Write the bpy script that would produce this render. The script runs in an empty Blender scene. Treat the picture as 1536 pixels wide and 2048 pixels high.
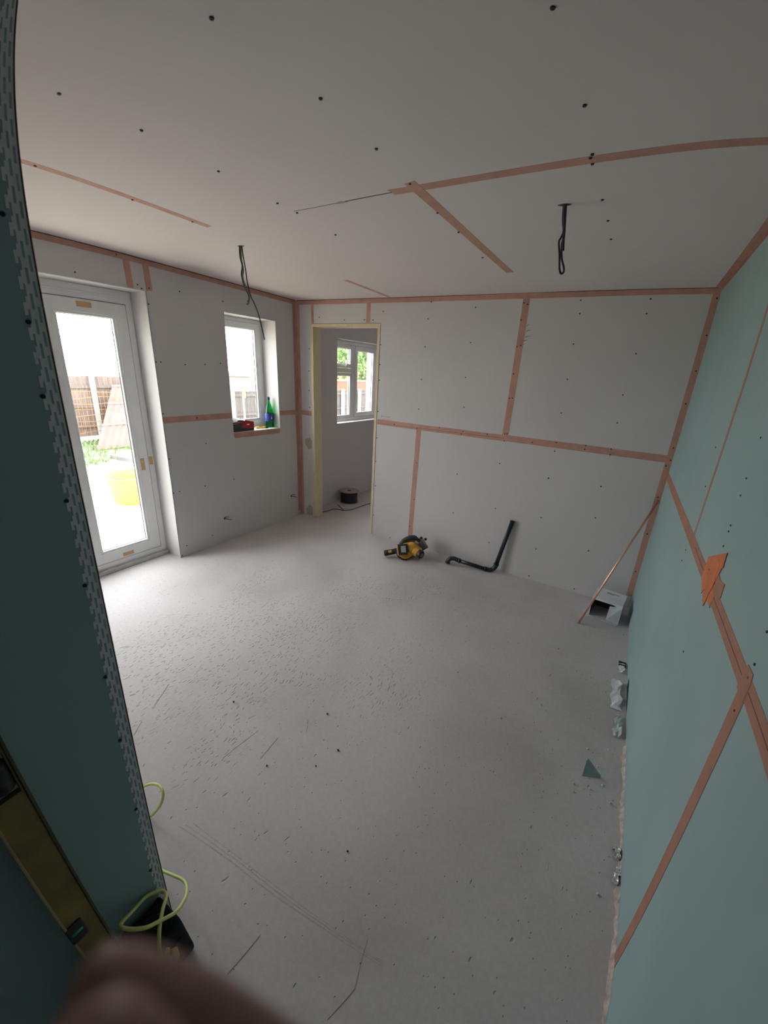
import bpy, bmesh, math, random
from mathutils import Vector, Matrix
random.seed(7)
C = bpy.context.scene.collection
SC = bpy.context.scene

# ------------------------------------------------------------------ camera, sky, exposure
CAM = Vector((-0.32037, -3.43084, 1.69016))
RIGHT = Vector((0.85469537, 0.5166209, 0.05097716))
FWD = Vector((-0.47332289, 0.81584399, -0.33221081))
UP = Vector((-0.21321646, 0.25981039, 0.94182658))
cd = bpy.data.cameras.new('camera')
cam = bpy.data.objects.new('camera', cd)
C.objects.link(cam)
SC.camera = cam
m4 = Matrix((RIGHT, UP, -FWD)).transposed().to_4x4()
m4.translation = CAM
cam.matrix_world = m4
# the phone's wide lens: a polynomial lens model, r in mm (1 mm = 100 px of the 1536 x 2048 frame)
cd.type = 'PANO'
cd.panorama_type = 'FISHEYE_LENS_POLYNOMIAL'
cd.sensor_fit = 'AUTO'
cd.sensor_width = 20.48
cd.sensor_height = 15.36
cd.fisheye_fov = math.pi
cd.fisheye_polynomial_k0 = 0.0
cd.fisheye_polynomial_k1 = -0.13062841
cd.fisheye_polynomial_k2 = 0.0025014765
cd.fisheye_polynomial_k3 = 0.00037069974
cd.fisheye_polynomial_k4 = -0.000022172354
cd.lens = 9.0
cd.clip_start = 0.005
cd.clip_end = 200
cd.dof.use_dof = True
cd.dof.focus_distance = 2.6
cd.dof.aperture_fstop = 3.0

W = bpy.data.worlds.new('overcast_sky')
SC.world = W
W.use_nodes = True
wn = W.node_tree.nodes; wl = W.node_tree.links
bg = wn['Background']
tc = wn.new('ShaderNodeTexCoord')
nz = wn.new('ShaderNodeTexNoise'); nz.inputs['Scale'].default_value = 2.2; nz.inputs['Detail'].default_value = 4
cr = wn.new('ShaderNodeValToRGB')
cr.color_ramp.elements[0].position = 0.3; cr.color_ramp.elements[0].color = (0.93, 0.95, 1.0, 1)
cr.color_ramp.elements[1].position = 0.7; cr.color_ramp.elements[1].color = (1.0, 0.98, 0.985, 1)
wl.new(tc.outputs['Generated'], nz.inputs['Vector']); wl.new(nz.outputs['Fac'], cr.inputs['Fac'])
wl.new(cr.outputs['Color'], bg.inputs['Color'])
bg.inputs['Strength'].default_value = 12.8
SC.view_settings.view_transform = 'Standard'
SC.view_settings.look = 'None'
SC.view_settings.exposure = 0.0
SC.view_settings.gamma = 1.0
SC.view_settings.use_curve_mapping = False
SC.cycles.max_bounces = 14
SC.cycles.diffuse_bounces = 9
SC.cycles.transparent_max_bounces = 16
SC.cycles.sample_clamp_indirect = 6
SC.cycles.use_denoising = True
SC.cycles.caustics_reflective = False
SC.cycles.caustics_refractive = False

# ------------------------------------------------------------------ geometry of the room
XL, SL, SR, HX, HY = -3.49473, 0.020628, -0.006197, -0.012646, -0.02037
def zc(x, y): return 2.28 + HX * x + HY * y
def portal(name, loc, direction, sx, sy):
    l = bpy.data.lights.new(name, 'AREA'); l.shape = 'RECTANGLE'; l.size = sx; l.size_y = sy
    l.cycles.is_portal = True
    o = bpy.data.objects.new(name, l); C.objects.link(o); o.location = loc
    o.rotation_euler = Vector(direction).to_track_quat('-Z', 'Y').to_euler()
    return o
portal('daylight_portal', (-3.80, -2.15, 1.08), (1, 0, 0), 1.3, 2.1)
portal('daylight_portal', (-3.78, -0.58, 1.58), (1, 0, 0), 0.64, 1.04)
portal('daylight_portal', (-3.58, 1.08, 1.55), (1, 0, 0), 1.1, 1.0)

# ------------------------------------------------------------------ materials
MATS = {}
def M(name, col, rough=0.6, metal=0.0, var=0.0, vscale=6.0, bump=0.0, bscale=60.0, col2=None, spec=0.4, stretch=None, trans=0.0):
    if name in MATS: return MATS[name]
    m = bpy.data.materials.new(name); m.use_nodes = True
    n = m.node_tree.nodes; l = m.node_tree.links
    b = n['Principled BSDF']
    b.inputs['Base Color'].default_value = (*col, 1); b.inputs['Roughness'].default_value = rough
    b.inputs['Metallic'].default_value = metal; b.inputs['Specular IOR Level'].default_value = spec
    if trans: b.inputs['Transmission Weight'].default_value = trans
    t = n.new('ShaderNodeTexCoord'); mp = n.new('ShaderNodeMapping')
    l.new(t.outputs['Object'], mp.inputs['Vector'])
    if stretch: mp.inputs['Scale'].default_value = stretch
    if var or col2:
        z = n.new('ShaderNodeTexNoise'); z.inputs['Scale'].default_value = vscale; z.inputs['Detail'].default_value = 6
        l.new(mp.outputs['Vector'], z.inputs['Vector'])
        r = n.new('ShaderNodeValToRGB'); r.color_ramp.elements[0].position = 0.32; r.color_ramp.elements[1].position = 0.68
        c2 = col2 or tuple(max(0, c * (1 - var)) for c in col)
        c1 = col if col2 else tuple(min(1, c * (1 + var * .5)) for c in col)
        r.color_ramp.elements[0].color = (*c2, 1); r.color_ramp.elements[1].color = (*c1, 1)
        l.new(z.outputs['Fac'], r.inputs['Fac']); l.new(r.outputs['Color'], b.inputs['Base Color'])
    if bump:
        z2 = n.new('ShaderNodeTexNoise'); z2.inputs['Scale'].default_value = bscale; z2.inputs['Detail'].default_value = 5
        l.new(mp.outputs['Vector'], z2.inputs['Vector'])
        bp = n.new('ShaderNodeBump'); bp.inputs['Strength'].default_value = bump; bp.inputs['Distance'].default_value = 0.004
        l.new(z2.outputs['Fac'], bp.inputs['Height']); l.new(bp.outputs['Normal'], b.inputs['Normal'])
    MATS[name] = m
    return m
grey_board = M('grey_plasterboard', (0.61, 0.59, 0.59), 0.85, var=0.04, vscale=1.5, bump=0.08, bscale=300)
ceil_board = M('ceiling_plasterboard', (0.69, 0.64, 0.635), 0.85, var=0.03, vscale=1.2, bump=0.05, bscale=300)
green_board = M('green_plasterboard', (0.29, 0.405, 0.41), 0.8, var=0.07, vscale=2.0, bump=0.06, bscale=300)
tape_m = M('orange_joint_tape', (0.54, 0.30, 0.23), 0.7, var=0.12, vscale=14, bump=0.3, bscale=350)
tape_green = M('orange_tape_over_green', (0.38, 0.185, 0.13), 0.7, var=0.12, vscale=14, bump=0.3, bscale=350)
tape_strong = M('strong_orange_joint_tape', (0.62, 0.19, 0.07), 0.65, var=0.15, vscale=14, bump=0.3, bscale=350)
seam_m = M('board_seam', (0.10, 0.06, 0.05), 0.9)
screw_m = M('drywall_screw', (0.03, 0.03, 0.035), 0.45, 0.3)
upvc = M('white_upvc', (0.80, 0.81, 0.82), 0.35, var=0.06, vscale=5, bump=0.03, bscale=40)
gasket = M('black_gasket', (0.03, 0.03, 0.035), 0.6)
pine = M('raw_pine', (0.74, 0.62, 0.42), 0.7, var=0.16, vscale=6, stretch=(30, 30, 1.2), bump=0.15, bscale=30)
masking = M('tan_packing_tape', (0.62, 0.40, 0.18), 0.55, var=0.05)
zinc = M('galvanised_steel', (0.50, 0.53, 0.54), 0.5, 0.55, var=0.2, vscale=30)
black_pl = M('black_plastic', (0.025, 0.026, 0.03), 0.42, bump=0.05, bscale=90)
pipe_pl = M('black_waste_pipe', (0.022, 0.026, 0.035), 0.32)
yellow_pl = M('yellow_tool_plastic', (0.62, 0.33, 0.035), 0.45, var=0.12, vscale=20)
grey_metal = M('grey_tool_metal', (0.30, 0.30, 0.31), 0.4, 0.7, var=0.15, vscale=25)
copper = M('copper', (0.95, 0.52, 0.40), 0.33, 1.0, var=0.06, vscale=12)
card = M('white_card', (0.80, 0.80, 0.86), 0.7, var=0.05, vscale=8)
card_in = M('shaded_brown_card', (0.07, 0.055, 0.05), 0.9, var=0.1)  # brown card darkened further, the shade inside the box put into its colour
ink = M('dark_print', (0.10, 0.08, 0.12), 0.7)
cable_m = M('black_cable_sheath', (0.035, 0.035, 0.04), 0.5)
cable_grey = M('grey_cable_sheath', (0.15, 0.16, 0.17), 0.5)
lime = M('lime_cable_sheath', (0.60, 0.66, 0.20), 0.45, var=0.05)
skin = M('skin', (0.36, 0.19, 0.155), 0.5, var=0.10, vscale=60, bump=0.2, bscale=500)

def glass_mat(name, tint=(1, 1, 1)):
    m = bpy.data.materials.new(name); m.use_nodes = True
    n = m.node_tree.nodes; l = m.node_tree.links
    for x in list(n):
        if x.type != 'OUTPUT_MATERIAL': n.remove(x)
    out = [x for x in n if x.type == 'OUTPUT_MATERIAL'][0]
    tr = n.new('ShaderNodeBsdfTransparent'); tr.inputs['Color'].default_value = (*tint, 1)
    gl = n.new('ShaderNodeBsdfGlossy'); gl.inputs['Roughness'].default_value = 0.02
    lw = n.new('ShaderNodeLayerWeight'); lw.inputs['Blend'].default_value = 0.5
    pw = n.new('ShaderNodeMath'); pw.operation = 'POWER'; pw.inputs[1].default_value = 5.0; l.new(lw.outputs['Facing'], pw.inputs[0])
    fr = n.new('ShaderNodeMath'); fr.operation = 'MULTIPLY_ADD'; fr.inputs[1].default_value = 0.9; fr.inputs[2].default_value = 0.04; l.new(pw.outputs[0], fr.inputs[0])
    mx = n.new('ShaderNodeMixShader')
    l.new(fr.outputs[0], mx.inputs['Fac']); l.new(tr.outputs['BSDF'], mx.inputs[1]); l.new(gl.outputs['BSDF'], mx.inputs[2])
    l.new(mx.outputs['Shader'], out.inputs['Surface'])
    return m
glass = glass_mat('window_glass', (0.95, 0.97, 0.96))
bottle_glass = glass_mat('green_bottle_plastic', (0.10, 0.62, 0.28))

def concrete_floor():
    m = bpy.data.materials.new('concrete_screed'); m.use_nodes = True
    n = m.node_tree.nodes; l = m.node_tree.links; b = n['Principled BSDF']
    b.inputs['Roughness'].default_value = 0.72; b.inputs['Specular IOR Level'].default_value = 0.35
    t = n.new('ShaderNodeTexCoord')
    def noise(scale, detail=6, st=None, rot=0, dist=0.0):
        mp = n.new('ShaderNodeMapping'); l.new(t.outputs['Object'], mp.inputs['Vector'])
        if st: mp.inputs['Scale'].default_value = st
        mp.inputs['Rotation'].default_value = (0, 0, rot)
        z = n.new('ShaderNodeTexNoise'); z.inputs['Scale'].default_value = scale; z.inputs['Detail'].default_value = detail
        z.inputs['Distortion'].default_value = dist
        l.new(mp.outputs['Vector'], z.inputs['Vector']); return z.outputs['Fac']
    def ramp(fac, stops):
        r = n.new('ShaderNodeValToRGB')
        while len(r.color_ramp.elements) < len(stops): r.color_ramp.elements.new(0.5)
        for e, (p, c) in zip(r.color_ramp.elements, stops): e.position = p; e.color = (*c, 1) if len(c) == 3 else c
        l.new(fac, r.inputs['Fac']); return r.outputs['Color']
    def mix(a, b2, f, mode='MIX'):
        x = n.new('ShaderNodeMix'); x.data_type = 'RGBA'; x.blend_type = mode
        if isinstance(f, float): x.inputs[0].default_value = f
        else: l.new(f, x.inputs[0])
        l.new(a, x.inputs[6]); l.new(b2, x.inputs[7]); return x.outputs[2]
    base = ramp(noise(1.1, 7, dist=0.4), [(0.30, (0.485, 0.455, 0.455)), (0.50, (0.585, 0.555, 0.56)), (0.72, (0.64, 0.61, 0.62))])
    fine = ramp(noise(55, 8), [(0.30, (0.93, 0.925, 0.92)), (0.62, (1, 1, 1))])
    c = mix(base, fine, 1.0, 'MULTIPLY')
    # gouges: short dashes scattered along the trowelling direction, gathered into patches by a broad mask
    def dashes(sc, rot, thr, keep, warp):
        mp = n.new('ShaderNodeMapping'); mp.inputs['Rotation'].default_value = (0, 0, rot); mp.inputs['Scale'].default_value = sc
        wz = n.new('ShaderNodeTexNoise'); wz.inputs['Scale'].default_value = 5.0; wz.inputs['Detail'].default_value = 3
        l.new(t.outputs['Object'], wz.inputs['Vector'])
        wm = n.new('ShaderNodeVectorMath'); wm.operation = 'MULTIPLY_ADD'; wm.inputs[1].default_value = (warp, warp, 0)
        l.new(wz.outputs['Color'], wm.inputs[0]); l.new(t.outputs['Object'], wm.inputs[2]); l.new(wm.outputs[0], mp.inputs['Vector'])
        v = n.new('ShaderNodeTexVoronoi'); v.voronoi_dimensions = '2D'; v.inputs['Scale'].default_value = 1.0; l.new(mp.outputs['Vector'], v.inputs['Vector'])
        d = n.new('ShaderNodeMath'); d.operation = 'DIVIDE'; d.inputs[1].default_value = thr; l.new(v.outputs['Distance'], d.inputs[0])
        sp = n.new('ShaderNodeSeparateColor'); l.new(v.outputs['Color'], sp.inputs[0])
        g = n.new('ShaderNodeMath'); g.operation = 'GREATER_THAN'; g.inputs[1].default_value = keep; l.new(sp.outputs[0], g.inputs[0])
        x = n.new('ShaderNodeMath'); x.operation = 'MAXIMUM'; x.use_clamp = True; l.new(d.outputs[0], x.inputs[0]); l.new(g.outputs[0], x.inputs[1])
        r = n.new('ShaderNodeMath'); r.operation = 'POWER'; r.inputs[1].default_value = 3.0; l.new(x.outputs[0], r.inputs[0])
        return r.outputs[0]
    def mx(a, b2, op='MINIMUM'):
        x = n.new('ShaderNodeMath'); x.operation = op; l.new(a, x.inputs[0]); l.new(b2, x.inputs[1]); return x.outputs[0]
    mask = ramp(noise(1.5, 4, dist=0.6), [(0.47, (1, 1, 1)), (0.60, (0, 0, 0))])
    wp_ = n.new('ShaderNodeMapping'); l.new(t.outputs['Object'], wp_.inputs['Vector'])
    wp_.vector_type = 'TEXTURE'; wp_.inputs['Location'].default_value = (-1.95, -1.75, 0); wp_.inputs['Rotation'].default_value = (0, 0, -0.35); wp_.inputs['Scale'].default_value = (1.15, 1.75, 4)
    gr = n.new('ShaderNodeTexGradient'); gr.gradient_type = 'SPHERICAL'; l.new(wp_.outputs['Vector'], gr.inputs['Vector'])
    ga = n.new('ShaderNodeMath'); ga.operation = 'MULTIPLY_ADD'; ga.inputs[1].default_value = -0.45; ga.inputs[2].default_value = 0.17
    l.new(gr.outputs['Fac'], ga.inputs[0])
    sm = n.new('ShaderNodeMath'); sm.operation = 'ADD'; l.new(noise(1.8, 4, dist=0.6), sm.inputs[0]); l.new(ga.outputs[0], sm.inputs[1])
    mask = ramp(sm.outputs[0], [(0.40, (1, 1, 1)), (0.53, (0, 0, 0))])
    inv = n.new('ShaderNodeMath'); inv.operation = 'SUBTRACT'; inv.inputs[0].default_value = 1.0; l.new(mask, inv.inputs[1])
    d1 = mx(dashes((62, 20, 1), -0.35, 0.25, 0.20, 0.10), inv.outputs[0], 'MAXIMUM')
    d1 = mx(d1, mx(dashes((85, 34, 1), 0.25, 0.26, 0.22, 0.12), inv.outputs[0], 'MAXIMUM'))
    # invert the mask's sense: dashes only where the mask is high
    d2 = dashes((60, 24, 1), -0.6, 0.22, 0.012, 0.12)
    d3 = dashes((75, 66, 1), 0.0, 0.20, 0.03, 0.05)
    g2 = mx(mx(d1, d2), d3)
    r2 = ramp(g2, [(0.0, (0.74, 0.73, 0.72)), (1.0, (1, 1, 1))])
    c = mix(c, r2, 1.0, 'MULTIPLY')
    l.new(c, b.inputs['Base Color'])
    b1 = n.new('ShaderNodeBump'); b1.inputs['Strength'].default_value = 0.25; b1.inputs['Distance'].default_value = 0.006
    l.new(noise(5, 8), b1.inputs['Height'])
    b2 = n.new('ShaderNodeBump'); b2.inputs['Strength'].default_value = 0.9; b2.inputs['Distance'].default_value = 0.004
    l.new(g2, b2.inputs['Height']); l.new(b1.outputs['Normal'], b2.inputs['Normal'])
    b3 = n.new('ShaderNodeBump'); b3.inputs['Strength'].default_value = 0.3; b3.inputs['Distance'].default_value = 0.001
    l.new(noise(140, 4), b3.inputs['Height']); l.new(b2.outputs['Normal'], b3.inputs['Normal'])
    l.new(b3.outputs['Normal'], b.inputs['Normal'])
    return m
floor_m = concrete_floor()

# ------------------------------------------------------------------ helpers
def link(name, me, mat, parent=None, smooth=False):
    for m in (mat if isinstance(mat, (list, tuple)) else [mat]): me.materials.append(m)
    o = bpy.data.objects.new(name, me); C.objects.link(o)
    if parent is not None: o.parent = parent
    if smooth:
        for p in me.polygons: p.use_smooth = True
    return o
def obj(name, bm, mat, parent=None, smooth=False, bevel=0):
    bmesh.ops.remove_doubles(bm, verts=bm.verts, dist=1e-6)
    bmesh.ops.recalc_face_normals(bm, faces=bm.faces)
    me = bpy.data.meshes.new(name); bm.to_mesh(me); bm.free()
    o = link(name, me, mat, parent, smooth)
    if bevel:
        b = o.modifiers.new('bevel', 'BEVEL'); b.width = bevel; b.segments = 2; b.limit_method = 'ANGLE'; b.angle_limit = 0.6
    return o
def tag(o, label=None, cat=None, group=None, kind=None):
    if label: o['label'] = label
    if cat: o['category'] = cat
    if group: o['group'] = group
    if kind: o['kind'] = kind
    return o
def thing(name, label, cat, loc=(0, 0, 0), rot=(0, 0, 0), group=None):
    o = bpy.data.objects.new(name, None); C.objects.link(o)
    o.empty_display_size = 0.05
    o.location = loc; o.rotation_euler = rot
    return tag(o, label, cat, group)
def struct(o): o['kind'] = 'structure'; return o
def box(bm, x0, x1, y0, y1, z0, z1, mtx=None, mi=0):
    vs = [bm.verts.new((x, y, z)) for z in (z0, z1) for y in (y0, y1) for x in (x0, x1)]
    if mtx is not None:
        for v in vs: v.co = mtx @ v.co
    for f in ((0, 2, 3, 1), (4, 5, 7, 6), (0, 1, 5, 4), (2, 6, 7, 3), (0, 4, 6, 2), (1, 3, 7, 5)):
        fc = bm.faces.new([vs[i] for i in f]); fc.material_index = mi
    return vs
def boxobj(name, x0, x1, y0, y1, z0, z1, mat, parent=None, bevel=0, mtx=None):
    bm = bmesh.new(); box(bm, x0, x1, y0, y1, z0, z1, mtx); return obj(name, bm, mat, parent, bevel=bevel)
def prism(bm, pts, d, mtx=None):
    """pts: list of Vectors (flat polygon), extruded by vector d"""
    a = [bm.verts.new(p) for p in pts]; b = [bm.verts.new(Vector(p) + Vector(d)) for p in pts]
    if mtx is not None:
        for v in a + b: v.co = mtx @ v.co
    bm.faces.new(a); bm.faces.new(b[::-1])
    for i in range(len(a)):
        j = (i + 1) % len(a); bm.faces.new((a[i], a[j], b[j], b[i]))
def catmull(pts, n=8):
    P = [Vector(p) for p in pts]; out = []
    Q = [P[0] * 2 - P[1]] + P + [P[-1] * 2 - P[-2]]
    for i in range(1, len(Q) - 2):
        for k in range(n):
            t = k / n; a, b, c, d = Q[i - 1], Q[i], Q[i + 1], Q[i + 2]
            out.append(0.5 * ((2 * b) + (c - a) * t + (2 * a - 5 * b + 4 * c - d) * t * t + (3 * b - a - 3 * c + d) * t ** 3))
    out.append(P[-1]); return out
def tube(bm, pts, r, seg=10, cap=True):
    P = [Vector(p) for p in pts]; n = len(P); rings = []
    rr = r if isinstance(r, (list, tuple)) else [r] * n
    t0 = (P[1] - P[0]).normalized()
    u = t0.orthogonal().normalized()
    for i in range(n):
        t = (P[min(i + 1, n - 1)] - P[max(i - 1, 0)]).normalized()
        u = (u - t * u.dot(t))
        u = u.normalized() if u.length > 1e-6 else t.orthogonal().normalized()
        v = t.cross(u)
        rings.append([bm.verts.new(P[i] + (u * math.cos(a) + v * math.sin(a)) * rr[i]) for a in [2 * math.pi * k / seg for k in range(seg)]])
    for i in range(n - 1):
        for k in range(seg):
            k2 = (k + 1) % seg
            bm.faces.new((rings[i][k], rings[i][k2], rings[i + 1][k2], rings[i + 1][k]))
    if cap: bm.faces.new(rings[0][::-1]); bm.faces.new(rings[-1])
def tubeobj(name, pts, r, mat, parent=None, seg=10, smooth_path=True):
    bm = bmesh.new(); tube(bm, catmull(pts) if smooth_path else pts, r, seg); return obj(name, bm, mat, parent, smooth=True)
def lathe(bm, prof, seg=32, mtx=None):
    rings = []
    for (r, z) in prof:
        rings.append([bm.verts.new((r * math.cos(2 * math.pi * k / seg), r * math.sin(2 * math.pi * k / seg), z)) for k in range(seg)] if r > 1e-6 else [bm.verts.new((0, 0, z))])
    if mtx is not None:
        for rg in rings:
            for v in rg: v.co = mtx @ v.co
    for a, b in zip(rings, rings[1:]):
        for k in range(seg):
            k2 = (k + 1) % seg
            if len(a) == 1 and len(b) == 1: continue
            if len(a) == 1: bm.faces.new((a[0], b[k2], b[k]))
            elif len(b) == 1: bm.faces.new((a[k], a[k2], b[0]))
            else: bm.faces.new((a[k], a[k2], b[k2], b[k]))
def latheobj(name, prof, mat, parent=None, seg=32, mtx=None, smooth=True):
    bm = bmesh.new(); lathe(bm, prof, seg, mtx); o = obj(name, bm, mat, parent, smooth=smooth)
    if smooth:
        es = o.modifiers.new('split', 'EDGE_SPLIT'); es.split_angle = 0.7
    return o
def axis(p, d, roll=0.0):
    """matrix placing local +z along d at p"""
    q = Vector(d).to_track_quat('Z', 'Y').to_matrix().to_4x4()
    m = Matrix.Translation(p) @ q @ Matrix.Rotation(roll, 4, 'Z'); return m
def wall_holes(bm, u0, u1, v0, v1, holes, d0, d1, conv):
    """board with rectangular openings; conv(u, v, d) gives a point"""
    us = sorted({u0, u1} | {h[i] for h in holes for i in (0, 1)}); vs = sorted({v0, v1} | {h[i] for h in holes for i in (2, 3)})
    def solid(i, j):
        if i < 0 or j < 0 or i >= len(us) - 1 or j >= len(vs) - 1: return False
        cu, cv = (us[i] + us[i + 1]) / 2, (vs[j] + vs[j + 1]) / 2
        return not any(h[0] < cu < h[1] and h[2] < cv < h[3] for h in holes)
    cache = {}
    def V(i, j, d):
        k = (i, j, d)
        if k not in cache: cache[k] = bm.verts.new(conv(us[i], vs[j], d))
        return cache[k]
    for i in range(len(us) - 1):
        for j in range(len(vs) - 1):
            if not solid(i, j): continue
            bm.faces.new((V(i, j, d0), V(i + 1, j, d0), V(i + 1, j + 1, d0), V(i, j + 1, d0)))
            bm.faces.new((V(i, j, d1), V(i, j + 1, d1), V(i + 1, j + 1, d1), V(i + 1, j, d1)))
            for (di, dj, a, b) in ((-1, 0, (i, j), (i, j + 1)), (1, 0, (i + 1, j), (i + 1, j + 1)), (0, -1, (i, j), (i + 1, j)), (0, 1, (i, j + 1), (i + 1, j + 1))):
                if not solid(i + di, j + dj):
                    bm.faces.new((V(*a, d0), V(*b, d0), V(*b, d1), V(*a, d1)))

# ------------------------------------------------------------------ the setting
LEFT = lambda y, z, d=0.0: Vector((XL + SL * y - d, y, z))            # d goes out through the wall
BACK = lambda x, z, d=0.0: Vector((x, d, z))
RIGHTW = lambda y, z, d=0.0: Vector((SR * y + d, y, z))
PART = lambda y, z, d=0.0: Vector((-1.245 - d, y, z))
CEIL = lambda x, y, d=0.0: Vector((x, y, zc(x, y) + d))

floor = struct(boxobj('floor', -3.80, 0.2, -5.8, 2.8, -0.12, 0, floor_m))
bm = bmesh.new()
for dz in (0,):
    a = [bm.verts.new(CEIL(x, y, 0)) for x, y in ((-3.85, -5.8), (0.2, -5.8), (0.2, 2.8), (-3.85, 2.8))]
    b = [bm.verts.new(v.co + Vector((0, 0, 0.2))) for v in a]
    bm.faces.new(a); bm.faces.new(b[::-1])
    for i in range(4): bm.faces.new((a[i], a[(i + 1) % 4], b[(i + 1) % 4], b[i]))
ceiling = struct(obj('ceiling', bm, ceil_board))

def wall(name, u0, u1, v0, v1, holes, d0, d1, conv, mat):
    bm = bmesh.new(); wall_holes(bm, u0, u1, v0, v1, holes, d0, d1, conv); return struct(obj(name, bm, mat))
TOP = 2.42
wall_left = wall('wall_left', -3.073, 2.7, -0.02, TOP, [(-2.76, -1.53, -0.1, 2.147), (-0.87, -0.283, 1.062, 2.10), (0.69, 1.76, 1.04, 2.037)], 0, 0.30, LEFT, grey_board)
wall_back = wall('wall_back', -3.484, 0.1, -0.01, TOP, [(-3.292, -2.453, -0.1, 2.108)], 0, 0.12, BACK, grey_board)
wall_right = wall('wall_right', -5.6, 0.0, -0.01, TOP, [], 0, 0.12, RIGHTW, green_board)
wall_near = wall('wall_near', -5.6, -3.073, -0.01, TOP, [], 0, 0.1, PART, green_board)
wall_rear = struct(boxobj('wall_rear', -3.80, -1.346, -3.173, -3.074, -0.01, TOP, grey_board))
wall_end = struct(boxobj('wall_corridor', -1.4, 0.15, -5.72, -5.601, -0.01, TOP, M('darkened_end_wall', (.10, .09, .085), .8)))  # unseen end wall, made dark so less light bounces back up the corridor
wall_br = struct(boxobj('wall_backroom', -1.3, -1.2, 0.121, 2.7, -0.01, TOP, grey_board))
wall_bf = struct(boxobj('wall_backroom_far', -3.50, -1.2, 2.701, 2.8, -0.01, TOP, grey_board))

# joint tape: thin strips with slightly ragged ends, stuck to the boards
def tape(par, conv, a, b, w, mat=tape_m, off=0.0006, rag=0.006, name='joint_tape'):
    a = Vector(a); b = Vector(b); t = (b - a).normalized(); s = Vector((-t.y, t.x)) * w / 2
    n = max(2, int((b - a).length / 0.25)); bm = bmesh.new(); rows = []
    for i in range(n + 1):
        p = a.lerp(b, i / n); j = Vector((-t.y, t.x)) * random.uniform(-.0016, .0016)
        e = (t * random.uniform(-rag, rag)) if i in (0, n) else Vector((0, 0))
        row = []
        for sg in (-1, 0, 1):
            q = p + s * sg + j + (e * sg if sg else e * .5)
            row.append([bm.verts.new(conv(q.x, q.y, -off)), bm.verts.new(conv(q.x, q.y, -off * 0.1))])
        rows.append(row)
    for r0, r1 in zip(rows, rows[1:]):
        for k in range(2):
            bm.faces.new((r0[k][0], r0[k + 1][0], r1[k + 1][0], r1[k][0]))
        bm.faces.new((r0[0][0], r1[0][0], r1[0][1], r0[0][1])); bm.faces.new((r0[2][0], r0[2][1], r1[2][1], r1[2][0]))
    return obj(name, bm, mat, par)
def seam(par, conv, a, b, w=0.0022, off=0.0011): return tape(par, conv, a, b, w, seam_m, off, 0, 'board_joint')
def patch(par, conv, pts, mat, off):
    bm = bmesh.new(); a = [bm.verts.new(conv(u, v, -off)) for u, v in pts]; b = [bm.verts.new(conv(u, v, -off * .2)) for u, v in pts]
    bm.faces.new(a); bm.faces.new(b[::-1])
    for i in range(len(a)): bm.faces.new((a[i], a[(i + 1) % len(a)], b[(i + 1) % len(a)], b[i]))
    return obj('tape_patch', bm, mat, par)
CE = lambda x, y, d=0.0: CEIL(x, y, d)       # tape() passes d = -off: below the ceiling
# back wall
tape(wall_back, BACK, (-3.484, 2.30), (0, 2.262), 0.036)
tape(wall_back, BACK, (-2.448, 1.228), (-0.006, 1.205), 0.052)
tape(wall_back, BACK, (-1.170, 2.27), (-1.168, 1.19), 0.052, off=0.0009)
tape(wall_back, BACK, (-1.975, 1.20), (-1.975, 0.004), 0.052, off=0.0009)
tape(wall_back, BACK, (-0.018, 2.27), (-0.020, 0.10), 0.040, off=0.0012)
tape(wall_back, BACK, (-3.462, 2.29), (-3.462, 0.01), 0.040, off=0.0012)
tape(wall_back, BACK, (-3.462, 1.222), (-3.30, 1.222), 0.052, off=0.0008)
tape(wall_back, BACK, (-3.268, 2.29), (-3.268, 2.112), 0.034, off=0.0008)
tape(wall_back, BACK, (-2.592, 2.29), (-2.592, 2.112), 0.044, off=0.0008)
seam(wall_back, BACK, (-2.44, 1.216), (-1.17, 1.214)); seam(wall_back, BACK, (-3.48, 2.321), (-0.02, 2.281), 0.006)
# left wall
LZ = lambda y: zc(XL, y)
tape(wall_left, LEFT, (-3.07, LZ(-3.07) - .022), (-0.0, LZ(0) - .022), 0.036)
tape(wall_left, LEFT, (-1.525, 1.222), (-0.875, 1.228), 0.05)
tape(wall_left, LEFT, (-0.278, 1.222), (-0.004, 1.222), 0.05)
tape(wall_left, LEFT, (-0.024, 2.29), (-0.024, 0.06), 0.040, off=0.0009)
tape(wall_left, LEFT, (-1.642, 2.33), (-1.636, 2.152), 0.045, off=0.0009)
tape(wall_left, LEFT, (-1.508, 2.33), (-1.500, 2.152), 0.045, off=0.0009)
tape(wall_left, LEFT, (-0.868, 1.036), (-0.285, 1.036), 0.048)
seam(wall_left, LEFT, (-3.0, LZ(-3.0) - .003), (0, LZ(0) - .003), 0.006)
# right wall
tape(wall_right, RIGHTW, (0.0, 1.088), (-3.35, 1.100), 0.052, off=0.0008, mat=tape_green)
tape(wall_right, RIGHTW, (-1.455, 2.30), (-1.452, 1.10), 0.030, mat=tape_green)
tape(wall_right, RIGHTW, (-2.432, 1.10), (-2.436, 0.012), 0.050, off=0.0011, mat=tape_green)
tape(wall_right, RIGHTW, (-0.0, zc(0, 0) - .010), (-3.4, zc(0, -3.4) - .010), 0.020, mat=tape_green)
seam(wall_right, RIGHTW, (-1.55, 1.097), (-1.80, 1.098)); seam(wall_right, RIGHTW, (-1.98, 1.098), (-3.2, 1.099))
tape(wall_right, RIGHTW, (-1.79, 1.10), (-2.0, 1.09), 0.06, tape_strong, 0.0015)
tape(wall_right, RIGHTW, (-1.835, 1.055), (-1.965, 1.205), 0.05, tape_strong, 0.0019)
tape(wall_right, RIGHTW, (-1.80, 1.13), (-1.985, 1.215), 0.045, tape_strong, 0.0023)
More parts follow.
